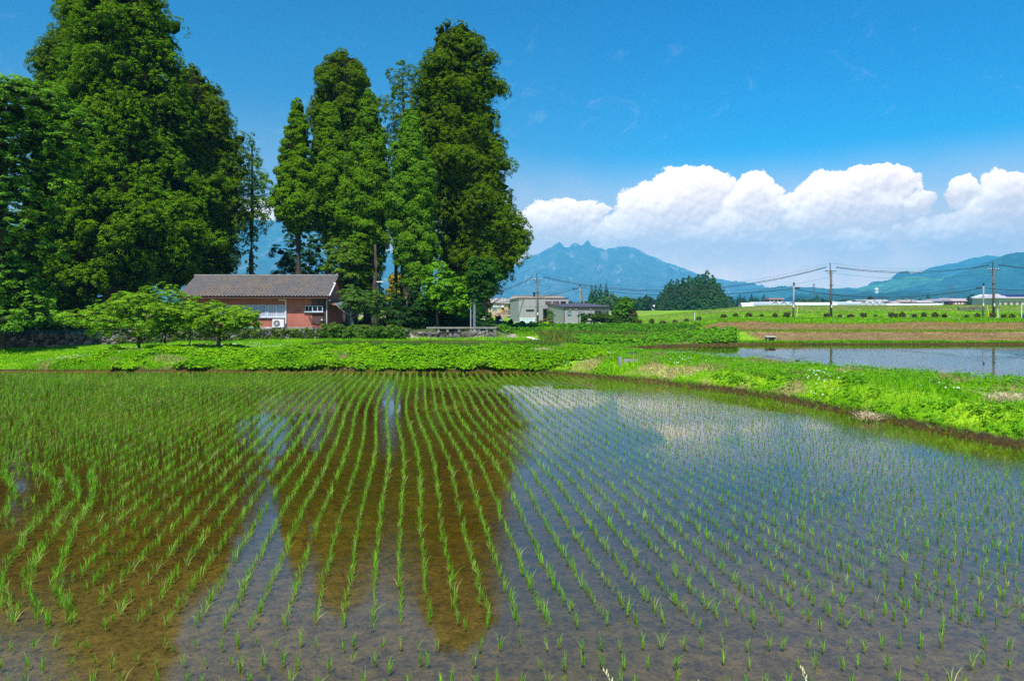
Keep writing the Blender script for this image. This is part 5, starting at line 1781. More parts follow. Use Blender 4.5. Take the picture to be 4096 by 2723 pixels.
hb2('closet', m_brownwood, hx(720.5), hx(746.5), HYF - .16, HYF + .01, hz(744), hz(690.5))
hb2('closet_base', m_rustwood, hx(720.5), hx(746.5), HYF - .155, HYF + .01, hz(755), hz(744) - .002)
hb2('closet_cap', m_dark, hx(719), hx(748), HYF - .24, HYF + .01, hz(690.5) + .002, hz(688))
hb2('corner_post', m_eave, hx(747.5), hx(751.5), HYF - .08, HYF + .01, hz(755), hz(688))
b = MB()
b.tube([(hx(711), HYF - .06, hz(721)), (hx(716), HYF - .22, hz(731)), (hx(721), HYF - .3, hz(736.5)), (hx(733), HYF - .3, hz(739.5)), (hx(741), HYF - .26, hz(737.5)), (hx(752), HYF - .12, hz(738))], .035, 8)
loc3(b).build('hanging_cable', m_dark, house)
hb2('meter_box', m_white, hx(741.5), hx(745), HYF - .25, HYF - .165, hz(738), hz(734.5))
# air-conditioning duct on the wall
b = MB()
b.b2(hx(642), hx(660.5), HYF - .11, HYF - .012, hz(691), hz(688.3))
b.b2(hx(658.2), hx(660.5), HYF - .112, HYF - .014, hz(752), hz(691) - .002)
loc3(b).build('pipe_cover', m_white, house)
# porch on the right
b = MB()
b.b2(hx(757) + .05, hx(779), HYF + .6, HYF + 4.2, -1.93, pz(701, HYF + .6) - .05)
loc3(b).build('porch_wall', m_plaster, house)
b = MB()
zr = pz(698 * D, HYF + .1)
b.add([(hx(757), HYF - .1, zr + .05), (hx(791), HYF + .1, zr - .12), (hx(791), HYF + 4.3, zr + .05), (hx(757), HYF + 4.3, zr + .30), (hx(757), HYF - .1, zr - .08), (hx(791), HYF + .1, zr - .24), (hx(791), HYF + 4.3, zr - .1), (hx(757), HYF + 4.3, zr + .15)],
      [(0, 1, 2, 3), (7, 6, 5, 4), (0, 4, 5, 1), (1, 5, 6, 2), (2, 6, 7, 3), (3, 7, 4, 0)])
loc3(b).build('porch_roof', mat('rusty_sheet', rough=.6, fn=lambda t, vec, c, b_: t.mix(t.step(t.noise(vec, 1.4, 3, .6), .42, .58), (.10, .17, .18), (.30, .13, .07))), house)

# air conditioner outside unit
acx, acz = hx(647), -1.93
ac = root('air_conditioner', (acx, HYF - .45, acz), 0, 'white outdoor air-conditioner unit standing before the red wall', 'air conditioner')
MB().box((0, 0, .43), (.86, .32, .62)).build('casing', m_white, ac)
b = MB()
ring = []
for rr_ in (.245, .205, .165, .125, .085):
    pts = [(math.cos(a) * rr_ - .10, -.178, .43 + math.sin(a) * rr_) for a in np.linspace(0, 2 * math.pi, 25)]
    b.tube(pts, .007, 5, cap=False)
for k in range(8):
    a = k * math.pi / 4
    b.tube([(-.10, -.178, .43), (-.10 + math.cos(a) * .25, -.178, .43 + math.sin(a) * .25)], .005, 5)
g = b.build('fan_grille', mat('grille_grey', (.45, .45, .45)), ac)
b = MB()
b.tube([(-.10, -.163, .43), (-.10, -.158, .43)], .25, 24)
b.build('fan_opening', mat('fan_dark', (.16, .165, .17)), ac)
b = MB()
b.tube([(-.10, -.19, .43), (-.10, -.172, .43)], .065, 14)
b.build('fan_hub', m_white, ac)
for sx in (-.3, .3):
    MB().box((sx, 0, .055), (.09, .36, .11)).build('foot_block', m_conc, ac)
# green and white pole lying on the wall
t = root('lying_pole', (hx(600), 50.3, -1.84), 0, 'green and white pole lying on top of the wall before the red house', 'pole')
MB().tube([(-1.3, 0, .04), (.7, 0, .04)], .035, 8).build('green_section', mat('green_plastic', (.05, .55, .30)), t)
MB().tube([(.702, 0, .04), (1.5, 0, .04)], .035, 8).build('white_section', m_white, t)
# grey shed behind porch
t = root('grey_shed', (px(792 * D, 60), 60, -1.93), 0, 'small grey shed half seen behind the house porch', 'shed')
MB().b2(-1.6, .5, 0, 3, 0, 1.75).build('wall', mat('shed_grey', (.22, .24, .26), var=.1), t)
b = MB()
b.add([(-1.9, -.3, 1.75), (.7, -.3, 1.75), (.3, 1.6, 2.5), (-1.9, 1.6, 2.5), (-1.9, -.3, 1.68), (.7, -.3, 1.68), (.3, 1.6, 2.43), (-1.9, 1.6, 2.43)], [(0, 1, 2, 3), (7, 6, 5, 4), (0, 4, 5, 1), (1, 5, 6, 2), (2, 6, 7, 3), (3, 7, 4, 0)])
b.build('roof', mat('shed_roof', (.25, .20, .19), var=.2), t)

# --- stone walls: real stones
def stones_fn(t, vec, c, b):
    n = t.noise(vec, 5, 5, .7)
    oi = t.n('ShaderNodeAttribute', attribute_name='col')
    vm = t.n('ShaderNodeVectorMath', operation='SCALE')
    t.L.new(oi.outputs['Color'], vm.inputs[0])
    t.L.new(t.step(n, .3, .7, .6, 1.3), vm.inputs['Scale'])
    return vm.outputs[0]


m_stone = mat('field_stone', rough=.95, spec=.1, bump=.03, bscale=12, fn=stones_fn)


def stone_wall(name, label, path, zbot, ztop, seed, size=.30, cols=((.25, .235, .21), (.06, .056, .05)), coping=True, cat='stone wall', squared=False):
    rng = np.random.default_rng(seed)
    iv, if_ = ico()
    # subdivide the icosahedron once for rounder stones
    iv2 = list(map(tuple, iv)); cache = {}
    def midp(a, b_):
        k = (min(a, b_), max(a, b_))
        if k not in cache:
            m_ = np.array(iv2[a]) + np.array(iv2[b_]); m_ = m_ / np.linalg.norm(m_)
            iv2.append(tuple(m_)); cache[k] = len(iv2) - 1
        return cache[k]
    ff = []
    for (a, b_, c) in if_:
        ab, bc, ca_ = midp(a, b_), midp(b_, c), midp(c, a)
        ff += [(a, ab, ca_), (b_, bc, ab), (c, ca_, bc), (ab, bc, ca_)]
    iv2 = np.array(iv2); ff = np.array(ff)
    if True:
        cu = np.sign(iv2) * np.abs(iv2) ** (.55 if squared else .72)
    P = np.array(path, float)
    seg = np.hypot(*(P[1:] - P[:-1]).T)
    L = np.concatenate([[0], np.cumsum(seg)])
    Vs, Fs, Cs = [], [], []
    off = 0
    z = zbot - .1
    while z < ztop - size * .25:
        hgt = size * rng.uniform(.55, .95)
        s = rng.uniform(0, size)
        while s < L[-1]:
            wd = size * rng.uniform(.55, 1.9)
            x = np.interp(s, L, P[:, 0]); y = np.interp(s, L, P[:, 1])
            k = min(len(seg) - 1, int(np.searchsorted(L, s, side='right') - 1))
            a = math.atan2(P[k + 1, 1] - P[k, 1], P[k + 1, 0] - P[k, 0])
            V = cu * np.array([wd * .56, .17, hgt * rng.uniform(.5, .95)]) * (1 + .16 * rng.normal(size=(len(cu), 1)))
            th = rng.normal(0, .35)
            V = V @ np.array([[math.cos(th), 0, math.sin(th)], [0, 1, 0], [-math.sin(th), 0, math.cos(th)]])
            V = V @ np.array([[math.cos(a), math.sin(a), 0], [-math.sin(a), math.cos(a), 0], [0, 0, 1]])
            zc = min(z + hgt * .5 + rng.uniform(-.09, .09), ztop - hgt * .25)
            Vs.append(V + np.array([x, y + rng.uniform(-.03, .03), zc]))
            Fs.append(ff + off); off += len(V)
            t_ = rng.random()
            Cs.append(np.tile((np.array(cols[0]) * t_ + np.array(cols[1]) * (1 - t_)) * rng.uniform(.7, 1.25), (len(V), 1)))
            s += wd * .98
        z += hgt * .92
    o = root(name, (P[0, 0], P[0, 1], zbot), 0, label, cat)
    off0 = np.array([P[0, 0], P[0, 1], zbot])
    npmesh('stonework', np.concatenate(Vs) - off0, np.concatenate(Fs), m_stone, o, col=np.concatenate(Cs), smooth=True)
    # mortar and earth behind
    b = MB()
    for i in range(len(P) - 1):
        (x0, y0), (x1, y1) = P[i], P[i + 1]
        b.add([(x0, y0 + .05, zbot - .2), (x1, y1 + .05, zbot - .2), (x1, y1 + .35, zbot - .2), (x0, y0 + .35, zbot - .2), (x0, y0 + .05, ztop - .06), (x1, y1 + .05, ztop - .06), (x1, y1 + .35, ztop - .06), (x0, y0 + .35, ztop - .06)],
              [(3, 2, 1, 0), (4, 5, 6, 7), (0, 1, 5, 4), (1, 2, 6, 5), (2, 3, 7, 6), (3, 0, 4, 7)])
    b.v = [(u - off0[0], v - off0[1], s_ - off0[2]) for u, v, s_ in b.v]
    b.build('mortar', mat('dark_mortar', (.07, .062, .05), rough=.95, var=.3), o)
    return o


stone_wall('retaining_wall', 'rough dry stone retaining wall along the left, below the red house', WALL[1:], -2.75, -1.86, 1, .25)
xr0, xr1 = px(392, 51.2), px(496, 51.2)
stone_wall('low_stone_wall', 'low rough stone wall sloping down left of the balustrade', [(px(393, 52.4), 52.4), (px(430, 51.8), 51.8), (px(442, 51.2), 51.2)], -2.56, -2.22, 2, .22, cols=((.20, .185, .165), (.11, .10, .09)))
bal = stone_wall('stone_balustrade', 'dark stone wall with squared openings and coping, before the grove', [(px(440, 51), 51), (xr1, 50.6)], -2.58, -2.13, 3, .24, cols=((.24, .225, .20), (.12, .11, .10)), squared=True, cat='balustrade')
lx, ly, lz = bal.location
m_dstone = mat('weathered_stone', (.22, .21, .19), rough=.95, var=.35, scale=4, bump=.02, bscale=15)


def bal_b(name, b_):
    b_.v = [(u - lx, v - ly, s - lz) for u, v, s in b_.v]
    return b_.build(name, m_dstone, bal)


x0b, x1b = px(427, 51), xr1
bal_b('coping', MB().b2(x0b, x1b + .05, 50.58, 50.92, pz(752.5 * D, 50.6) - .12, pz(752.5 * D, 50.6)))
zc_ = pz(752.5 * D, 50.6) - .122
for xd in (438.5, 447.5, 459, 471, 479, 487, 494.6):
    xx = px(xd, 50.7)
    bal_b('baluster', MB().box((xx, 50.75, (zc_ - 2.14) / 2), (.17, .24, zc_ + 2.135)))
# pole pair by the balustrade
t = root('pale_blue_pole', (px(1093 * D, 52.2), 52.2, -2.3), 0, 'thick pale blue-grey pole behind the balustrade', 'pole')
MB().tube([(0, 0, 0), (0, 0, 2.75)], [.115, .105], 14).build('shaft', mat('pale_blue_paint', (.15, .19, .25), rough=.5), t)
t = root('thin_white_pole', (px(1088 * D, 52.4), 52.4, -2.3), 0, 'thin white pole just left of the thick pale blue pole', 'pole')
MB().tube([(-.12, 0, 0), (-.12, 0, 2.7)], [.045, .045], 10).build('shaft', mat('dull_white', (.38, .38, .40)), t)
# lamp post in the grove
t = root('lamp_post', (px(869.5 * D, 51.6), 51.6, -2.1), 0, 'slim dark lamp post with white lamp head in front of the grove', 'lamp post')
MB().tube([(0, 0, 0), (0, 0, 3.6)], [.05, .04], 8).build('shaft', mat('brown_pole', (.10, .07, .055)), t)
b = MB().tube([(0, 0, 3.45), (.02, 0, 3.62), (.32, 0, 3.78)], [.03, .03, .03], 6)
b.build('lamp_arm', mat('brown_pole'), t)
MB().box((.20, 0, 3.74), (.5, .16, .07)).build('lamp_head', m_white, t)
# boulders at the drive
for (dx, Y, s, lab) in ((884, 50.6, .42, 'large dark boulder at the mouth of the drive'), (872, 50.3, .30, 'smaller dark boulder left of the large one at the drive')):
    X0 = px(dx * D, Y)
    t = root('boulder', (X0, Y, -2.58), 0, lab, 'boulder')
    iv, if_ = ico()
    bm_v = []
    me = MB()
    rs_ = np.random.default_rng(int(dx))
    v = iv * (1 + .2 * rs_.normal(size=(12, 1))) * np.array([s, s * .8, s * .9]) + np.array([0, 0, s * .6])
    me.add([tuple(q) for q in v], [tuple(f) for f in if_])
    o = me.build('boulder_rock', mat('dark_rock', (.075, .062, .055), var=.3, bump=.05, bscale=8), t, smooth=False)
    sub = o.modifiers.new('s', 'SUBSURF'); sub.levels = 2; sub.render_levels = 2; sub.subdivision_type = 'SIMPLE'
# bluish hose post by cherry trees
t = root('marker_stake', (px(621 * .25 * 1.0, 40), 40, -2.7), 0, 'pale blue stake leaning in the grass between the cherry trunks', 'stake')
MB().tube([(0, 0, 0), (.08, 0, 1.15)], .03, 6).build('shaft', mat('pale_cyan', (.35, .6, .65)), t)

# ------------------------------------------------------------------ grey modern house
m_grey = mat('grey_panel_siding', (.35, .345, .355), rough=.8, var=.08, scale=30)
m_trim = mat('dark_trim', (.025, .022, .022), rough=.5)
m_purple = mat('brown_metal_roof', rough=.5, spec=.4, fn=fn_ribs((.075, .055, .068), 2.2, 0, .06))
m_basew = mat('pale_foundation', (.50, .49, .47), rough=.9)
m_paneglass = mat('sky_glass', (.20, .36, .42), rough=.15, spec=.8)
A = math.atan2(.22, .975)
gh = root('grey_house', (1.1, 112.0, -3.28), A, 'modern grey box-shaped house with low wing and dark roof edges', 'house')
# local axes: x along the front, y into depth. main block
MB().b2(0, 8.55, 0, 6.5, .32, 4.12).build('wall', m_grey, gh)
MB().b2(-.02, 8.57, -.03, 6.5, -.3, .318).build('foundation', m_basew, gh)
b = MB()
b.add([(-.08, -.08, 4.122), (8.63, -.08, 4.122), (8.63, 6.6, 3.75), (-.08, 6.6, 3.75), (-.08, -.08, 4.20), (8.63, -.08, 4.20), (8.63, 6.6, 3.83), (-.08, 6.6, 3.83)],
      [(3, 2, 1, 0), (4, 5, 6, 7), (0, 1, 5, 4), (1, 2, 6, 5), (2, 3, 7, 6), (3, 0, 4, 7)])
b.build('roof_edge', m_trim, gh)
for (x0, x1, z0, z1) in ((4.55, 5.55, 3.15, 3.62), (5.9, 6.9, 3.15, 3.62), (7.2, 8.1, 3.15, 3.62), (1.25, 2.6, 1.98, 2.28)):
    f = MB().b2(x0, x1, -.05, .01, z0, z1).build('window', m_trim, gh)
    MB().b2(x0 + .07, x1 - .07, -.07, -.052, z0 + .06, z1 - .08).build('pane', m_glassdark, f)
b = MB()
for xx in np.arange(.95, 8.5, .95):
    b.b2(xx - .012, xx + .012, -.006, .01, .32, 4.1)
b.b2(0, 4.4, -.008, .01, 2.72, 2.75)
b.build('panel_joint', mat('joint_dark', (.12, .115, .11)), gh)  # thin dark grey strips for the panel joints
# porch recess between
MB().b2(4.1, 5.2, -.9, -.01, 2.25, 2.40).build('porch_canopy', m_trim, gh)
MB().b2(4.15, 5.2, -.06, -.01, .1, 2.2).build('porch_door', mat('door_dark', (.03, .028, .03)), gh)
# wing
wing = MB()
wx0, wx1, wy0, wy1 = 5.0, 12.45, -9.2, 0.6
wing.add([(wx0, wy0, .32), (wx1, wy0, .32), (wx1, wy1, .32), (wx0, wy1, .32), (wx0, wy0, 2.60), (wx1, wy0, 2.60), (wx1, wy1, 3.10), (wx0, wy1, 3.10)],
         [(3, 2, 1, 0), (4, 5, 6, 7), (0, 1, 5, 4), (1, 2, 6, 5), (2, 3, 7, 6), (3, 0, 4, 7)])
wing.build('wing_wall', m_grey, gh)
b = MB()
b.add([(wx0 - .1, wy0 - .15, 2.602), (wx1 + .25, wy0 - .15, 2.602), (wx1 + .25, wy1, 3.11), (wx0 - .1, wy1, 3.11), (wx0 - .1, wy0 - .15, 2.76), (wx1 + .25, wy0 - .15, 2.76), (wx1 + .25, wy1, 3.27), (wx0 - .1, wy1, 3.27)],
      [(3, 2, 1, 0), (4, 5, 6, 7), (0, 1, 5, 4), (1, 2, 6, 5), (2, 3, 7, 6), (3, 0, 4, 7)])
b.build('wing_roof', m_purple, gh)
b = MB().b2(wx0 - .13, wx1 + .28, wy0 - .19, wy0 - .152, 2.56, 2.78)
b.build('fascia', m_trim, gh)
MB().b2(wx0 - .03, wx1 + .02, wy0 - .03, wy1, -.3, .318).build('wing_foundation', m_basew, gh)
MB().b2(wx0 - .02, wx0 + .06, wy0 - .035, wy0 + .02, .1, 2.6).build('corner_pipe', m_trim, gh)
for (x0, x1, z0, z1, gm) in ((5.55, 6.1, 1.42, 2.05, m_paneglass), (7.3, 7.85, .48, 2.05, m_paneglass)):
    f = MB().b2(wx0 + x0 - 5.0, wx0 + x1 - 5.0, wy0 - .06, wy0 + .01, z0, z1).build('window', m_trim, gh)
    MB().b2(wx0 + x0 - 5 + .08, wx0 + x1 - 5 - .08, wy0 - .08, wy0 - .062, z0 + .08, z1 - .08).build('pane', gm, f)
# side window on the left face of the wing
f = MB().b2(wx0 - .05, wx0 + .01, -4.6, -3.4, 1.4, 2.15).build('side_window', m_trim, gh)
MB().b2(wx0 - .07, wx0 - .052, -4.5, -4.05, 1.47, 2.08).build('pane', m_white, f)
MB().b2(wx0 - .071, wx0 - .053, -3.9, -3.5, 1.47, 2.08).build('pane', m_glassdark, f)
# dark veranda opening at the right end
MB().b2(9.9, 12.2, wy0 - .02, wy0 + .01, .45, 2.15).build('veranda_opening', mat('veranda_dark', (.018, .015, .014)), gh)
MB().b2(10.95, 11.95, wy0 - .045, wy0 - .021, .5, 2.1).build('veranda_glass', mat('veranda_pane', (.10, .11, .10), rough=.3), gh)
MB().b2(10.82, 10.9, wy0 - .06, wy0 - .046, .45, 2.15).build('veranda_post', m_trim, gh)
for xx in (5.9, 6.85, 9.2):
    MB().tube([(xx, wy0 - .14, 2.38), (xx, wy0 - .01, 2.38)], .09, 12).build('vent_cap', m_basew, gh)
MB().box((8.15, wy0 - .1, 1.75), (.08, .15, .5)).build('wall_lamp', m_trim, gh)

# old tiled roof house showing behind the grey one
t = root('tiled_house', (px(533, 150), 150, -3.1), 0, 'old brown-tiled house roof just showing above the grey house', 'house')
MB().b2(-4.6, 6.6, 0, 8, 0, 3.9).build('wall', m_plaster, t)
b = MB()
b.add([(-6.2, -1.2, 3.75), (7.9, -1.2, 3.75), (6.6, 3.6, 4.75), (-4.4, 3.6, 4.75), (-6.2, 8.4, 3.75), (7.9, 8.4, 3.75)], [(0, 1, 2, 3), (3, 2, 5, 4), (0, 3, 4), (1, 5, 2), (0, 4, 5, 1)])
b.build('roof', mat('brown_tile_roof', rough=.8, fn=fn_ribs((.29, .23, .18), 1.6, 0, .15)), t)
MB().tube([(-4.5, 3.6, 4.8), (6.7, 3.6, 4.8)], .14, 8).build('ridge_cap', mat('ridge_tile'), t)
t2 = root('roof_vent', (px(534.5, 148), 150.5, 1.0), 0, 'dark chimney vent standing up behind the grey house roof', 'chimney')
MB().box((0, 0, .9), (.45, .45, .9)).build('flue', m_dark, t2)
MB().box((0, 0, 1.42), (.75, .75, .13)).build('cowl', m_dark, t2)

# --- beige workshop with its sign
m_beige = mat('beige_siding', rough=.8, fn=fn_ribs((.47, .37, .21), 3.0, 2, .04))
m_oldroof = mat('weathered_sheet_roof', rough=.75, fn=fn_ribs((.30, .27, .25), 1.1, 0, .22))
sh = root('workshop', (px(495, 200), 200, -3.1), 0, 'beige workshop with weathered grey roof and a white name board', 'workshop')
sx0, sx1 = px(477.5, 200) - sh.location.x - 2.0, px(509.5, 200) - sh.location.x
MB().b2(sx0 + 2.2, sx1 - .3, 0, 7, 0, 3.15).build('wall', m_beige, sh)
MB().b2(sx0, sx0 + 2.19, .6, 7, 0, 3.0).build('dark_bay', m_dark, sh)
MB().b2(sx1 - .29, sx1 + .9, .8, 6, 0, 3.0).build('dark_lean_to', m_dark, sh)
b = MB()
b.add([(sx0 - .5, -.6, 3.152), (sx1 + .25, -.6, 3.152), (sx1 - .9, 3.5, 4.65), (sx0 + .3, 3.5, 4.65), (sx0 - .5, 7.6, 3.152), (sx1 + .25, 7.6, 3.152)], [(0, 1, 2, 3), (3, 2, 5, 4), (0, 3, 4), (1, 5, 2), (0, 4, 5, 1)])
b.build('roof', m_oldroof, sh)
f = MB().b2(px(492, 200) - sh.location.x, px(497.3, 200) - sh.location.x, -.08, .01, 1.0, 2.0).build('window', m_alu, sh)
MB().b2(px(492.4, 200) - sh.location.x, px(496.9, 200) - sh.location.x, -.10, -.082, 1.07, 1.93).build('pane', mat('office_glass', (.12, .18, .22), rough=.2), f)
sgx0, sgx1 = px(485.6, 199.6) - sh.location.x, px(503.9, 199.6) - sh.location.x
sg0, sg1 = pz(306.9, 199.6) + 3.1, pz(304.0, 199.6) + 3.1
board = MB().b2(sgx0, sgx1, -.2, -.1, sg0, sg1).build('name_board', m_white, sh)


def text(s, size, x, z, y, parent, m, sx=1.0, bold=0.0):
    cu = bpy.data.curves.new('lettering', 'FONT')
    cu.body = s
    cu.size = size
    cu.extrude = .004
    cu.offset = bold
    cu.align_x = 'LEFT'
    cu.align_y = 'CENTER'
    o = bpy.data.objects.new('lettering', cu)
    COL.objects.link(o)
    o.data.materials.append(m)
    o.parent = parent
    o.location = (x, y, z)
    o.rotation_euler = (R(90), 0, 0)
    o.scale = (sx, 1, 1)
    bpy.context.view_layer.update()
    me = bpy.data.meshes.new_from_object(o.evaluated_get(bpy.context.evaluated_depsgraph_get()))
    q = bpy.data.objects.new('lettering', me)
    COL.objects.link(q)
    q.parent = parent
    q.location, q.rotation_euler, q.scale = o.location, o.rotation_euler, o.scale
    bpy.data.objects.remove(o)
    return q


m_navy = mat('sign_navy', (.015, .02, .06))
zc0 = (sg0 + sg1) / 2
text('田上工務店', .86, sgx0 + .92, zc0, -.212, board, m_navy, .88, .012)
text('有限', .36, sgx0 + .12, zc0 + .19, -.212, board, m_navy, 1.0, .006)
text('会社', .36, sgx0 + .12, zc0 - .19, -.212, board, m_navy, 1.0, .006)

# timber pile and small yellow digger beside the workshop
m_log = mat('sawn_timber', (.52, .40, .25), var=.3, scale=2)
for i, (dx, w_, hgt, lab) in enumerate(((501, 2.6, .8, 'loose heap of pale timber before the beige workshop'), (507, 2.0, 1.3, 'darker stacked timber and scrap at the right end of the beige workshop'))):
    t = root('timber_pile', (px(dx, 190), 190, -3.1), 0, lab, 'timber pile')
    b = MB()
    rq = random.Random(i)
    for k in range(26):
        x, z = rq.uniform(-w_, w_), rq.uniform(.05, hgt)
        a = rq.uniform(-.6, .6)
        l = rq.uniform(.7, 1.6)
        z = z * (1 - abs(x) / w_ * .6)
        b.tube([(x - l * math.cos(a), rq.uniform(-.6, .6), max(0, z - l * .3 * a)), (x + l * math.cos(a), rq.uniform(-.6, .6), max(.05, z + l * .3 * a))], .10, 6)
    b.build('timber', m_log if i == 0 else mat('old_timber', (.26, .2, .15), var=.4), t)
t = root('small_excavator', (px(502.5, 193), 193, -3.1), 0, 'small yellow excavator among the timber by the workshop', 'excavator')
m_yel = mat('machine_yellow', (.62, .36, .03), rough=.5)
b = MB(); b.box((0, -.45, .25), (1.7, .3, .45)); b.box((0, .45, .25), (1.7, .3, .45)); b.build('track', m_dark, t)
MB().box((-.15, 0, .85), (1.3, 1.1, .65), taper=.9).build('body', m_yel, t)
MB().box((.1, -.1, 1.55), (.75, .8, .75), taper=.85).build('cab', m_glassdark, t)
MB().tube([(.5, .2, 1.0), (1.3, .2, 2.0), (2.0, .2, 1.2), (2.05, .2, .5)], [.12, .11, .09, .08], 6).build('boom', m_yel, t)
t = root('white_guard_rail', (px(482, 96), 96, -2.75), 0, 'short white railing with posts left of the grey house', 'railing')
b = MB()
for k in range(5):
    b.tube([(-.75 + k * .37, 0, 0), (-.75 + k * .37, 0, .72 + k * .05)], .05, 6)
b.build('post', m_white, t)
MB().tube([(-.8, 0, .62), (.8, 0, .85)], .05, 6).build('rail', m_white, t)
t = root('white_gate', (px(527.6, 92), 92, -2.85), 0, 'low white and pale blue gate panel at the roadside left of the pole', 'gate')
gw = .92
for xx in (-gw, gw):
    MB().b2(xx - .06, xx + .06, -.05, .05, 0, .84).build('gate_post', m_white, t)
MB().b2(-gw - .2, gw + .2, -.06, .06, .842, .92).build('top_rail', m_white, t)
MB().b2(-gw + .062, -.02, -.02, .02, .05, .80).build('gate_leaf', mat('pale_blue_panel', (.50, .64, .78)), t)
MB().b2(.02, gw - .062, -.02, .02, .05, .80).build('gate_leaf', mat('pale_blue_panel'), t)
t = root('stone_marker', (px(501.3, 94), 94, -2.8), 0, 'small upright grey stone slab at the roadside near the grove', 'stone')
MB().box((0, 0, .35), (.9, .3, .95), taper=.9).build('slab', m_conc, t)
t = root('garden_lantern', (px(589.5, 98), 98, -3.0), 0, 'small stone garden ornament before the clipped hedge', 'garden ornament')
b = MB(); b.box((0, 0, .3), (.25, .25, .6)); b.build('stem', m_conc, t)
MB().box((0, 0, .7), (.55, .55, .18), taper=.5).build('cap', m_conc, t)
t = root('bicycle', (px(544.5, 105), 105, -3.2), 0.2, 'red bicycle parked in the porch of the grey house', 'bicycle')
for xx in (-.5, .5):
    pts = [(xx + math.cos(a) * .3, 0, .32 + math.sin(a) * .3) for a in np.linspace(0, 2 * math.pi, 17)]
    MB().tube(pts, .025, 5, cap=False).build('wheel', m_dark, t)
MB().tube([(-.5, 0, .32), (-.1, 0, .75), (.35, 0, .8), (.5, 0, .32)], .03, 6).build('frame', mat('red_paint', (.5, .04, .03)), t)
MB().tube([(.35, 0, .8), (.38, -.2, 1.0), (.38, .2, 1.0)], .02, 5).build('handlebar', m_dark, t)
MB().box((-.15, 0, .86), (.25, .12, .06)).build('saddle', m_dark, t)

# ------------------------------------------------------------------ utility poles and wires
m_pole = mat('concrete_pole', (.12, .10, .085), rough=.85, var=.15, scale=2)
m_poleb = mat('blue_grey_pole', (.22, .26, .30), rough=.6, var=.1)
m_wire = mat('cable_black', (.02, .02, .022), rough=.6)
m_ins = mat('insulator_white', (.6, .6, .6), rough=.3)


def pole(x, Y, top, base, r, label, m, arms=True, name='utility_pole', steps=True, lean=0):
    X0 = px(x, Y)
    zb = min(pz(base, Y), float(H(np.array([X0]), np.array([float(Y)]))[0])) - .2
    t = root(name, (X0, Y, zb), 0, label, 'utility pole', 'utility poles along the field road')
    h = pz(top, Y) - zb
    body = h - (.95 if arms else 0)
    MB().tube([(0, 0, 0), (lean, 0, body)], [r, r * .72], 12).build('shaft', m, t, smooth=True)
    if arms:
        MB().tube([(-.12, 0, body - .9), (-.12, 0, h)], .05, 6).build('lightning_rod', m_dark, t)
        b = MB().box((-.05, -.02, body - .12), (1.5, .1, .09), rz=.0)
        b.box((-.05, 0, body - .42), (.9, .08, .07))
        b.build('cross_arm', m_dark, t)
        for xx in (-.7, -.35, .3, .62):
            MB().tube([(xx, -.02, body - .07), (xx, -.02, body + .10)], [.06, .04], 7).build('insulator', m_ins, t)
        MB().box((0, -.1, body - 2.0), (.5, .1, .08)).build('bracket', m_dark, t)
    else:
        MB().tube([(lean - .02, -.02, body - .35), (lean - .02, -.02, body + .02)], r * .78, 10).build('pole_cap', m_dark, t)
    if steps:
        b = MB()
        for k in range(int(body / .55)):
            z = .9 + k * .45
            if z < body - 1:
                s_ = 1 if k % 2 else -1
                b.tube([(s_ * r * .5, 0, z), (s_ * (r + .14), 0, z)], .014, 4)
        b.build('climbing_step', m_dark, t)
    # name plate
    MB().b2(-.09, .09, -r - .02, -r * .6, 1.55, 1.95).build('number_plate', m_ins, t)
    return t


YA, YC, YD = 100, 90, 92
pole(1238.5 * D, YA, 627.5 * D, 746 * D, .17, 'brown utility pole standing in front of the grey house', m_pole)
pole(1914.5 * D, YC, 605 * D, 731.5 * D, .17, 'tall dark utility pole in the middle of the right-hand fields', m_pole)
pole(2289 * D, YD, 602.5 * D, 727.5 * D, .17, 'tall dark utility pole near the right photo edge', m_pole)
pole(1827 * D, 86, 650 * D, 727 * D, .13, 'short blue-grey pole left of the tall middle pole', m_poleb, arms=False, lean=.12)
pole(2264 * D, 88, 651 * D, 720 * D, .13, 'short blue-grey pole left of the tall right pole', m_poleb, arms=False, lean=.12)
# propped pole behind the grey house
pole(1336 * D, 128, 655 * D, 735 * D, .16, 'weathered pole with a leaning prop behind the grey house', m_plaster, arms=False, steps=False)
t = root('pole_prop', (px(1351 * D, 128), 128, -3.2), 0, 'leaning prop shoring the weathered pole behind the grey house', 'prop')
MB().tube([(0.2, 0, 0), (px(1337 * D, 128) - px(1351 * D, 128), 0, pz(660 * D, 128) + 3.2)], [.16, .13], 10).build('shaft', m_plaster, t)


def wire(a, b_, sag, r, label, group, n=22):
    """a, b: (column, row, distance) in my measuring scale"""
    pa = Vector((px(a[0] * D, a[2]), a[2], pz(a[1] * D, a[2])))
    pb = Vector((px(b_[0] * D, b_[2]), b_[2], pz(b_[1] * D, b_[2])))
    pts = []
    for i in range(n):
        f = i / (n - 1)
        p = pa.lerp(pb, f)
        p.z -= 4 * sag * f * (1 - f)
        pts.append(p - pa)
    b = MB().tube(pts, r, 5)
    o = b.build('overhead_wire', m_wire, None, smooth=True)
    o.location = pa
    return tag(o, label, 'wire', group)


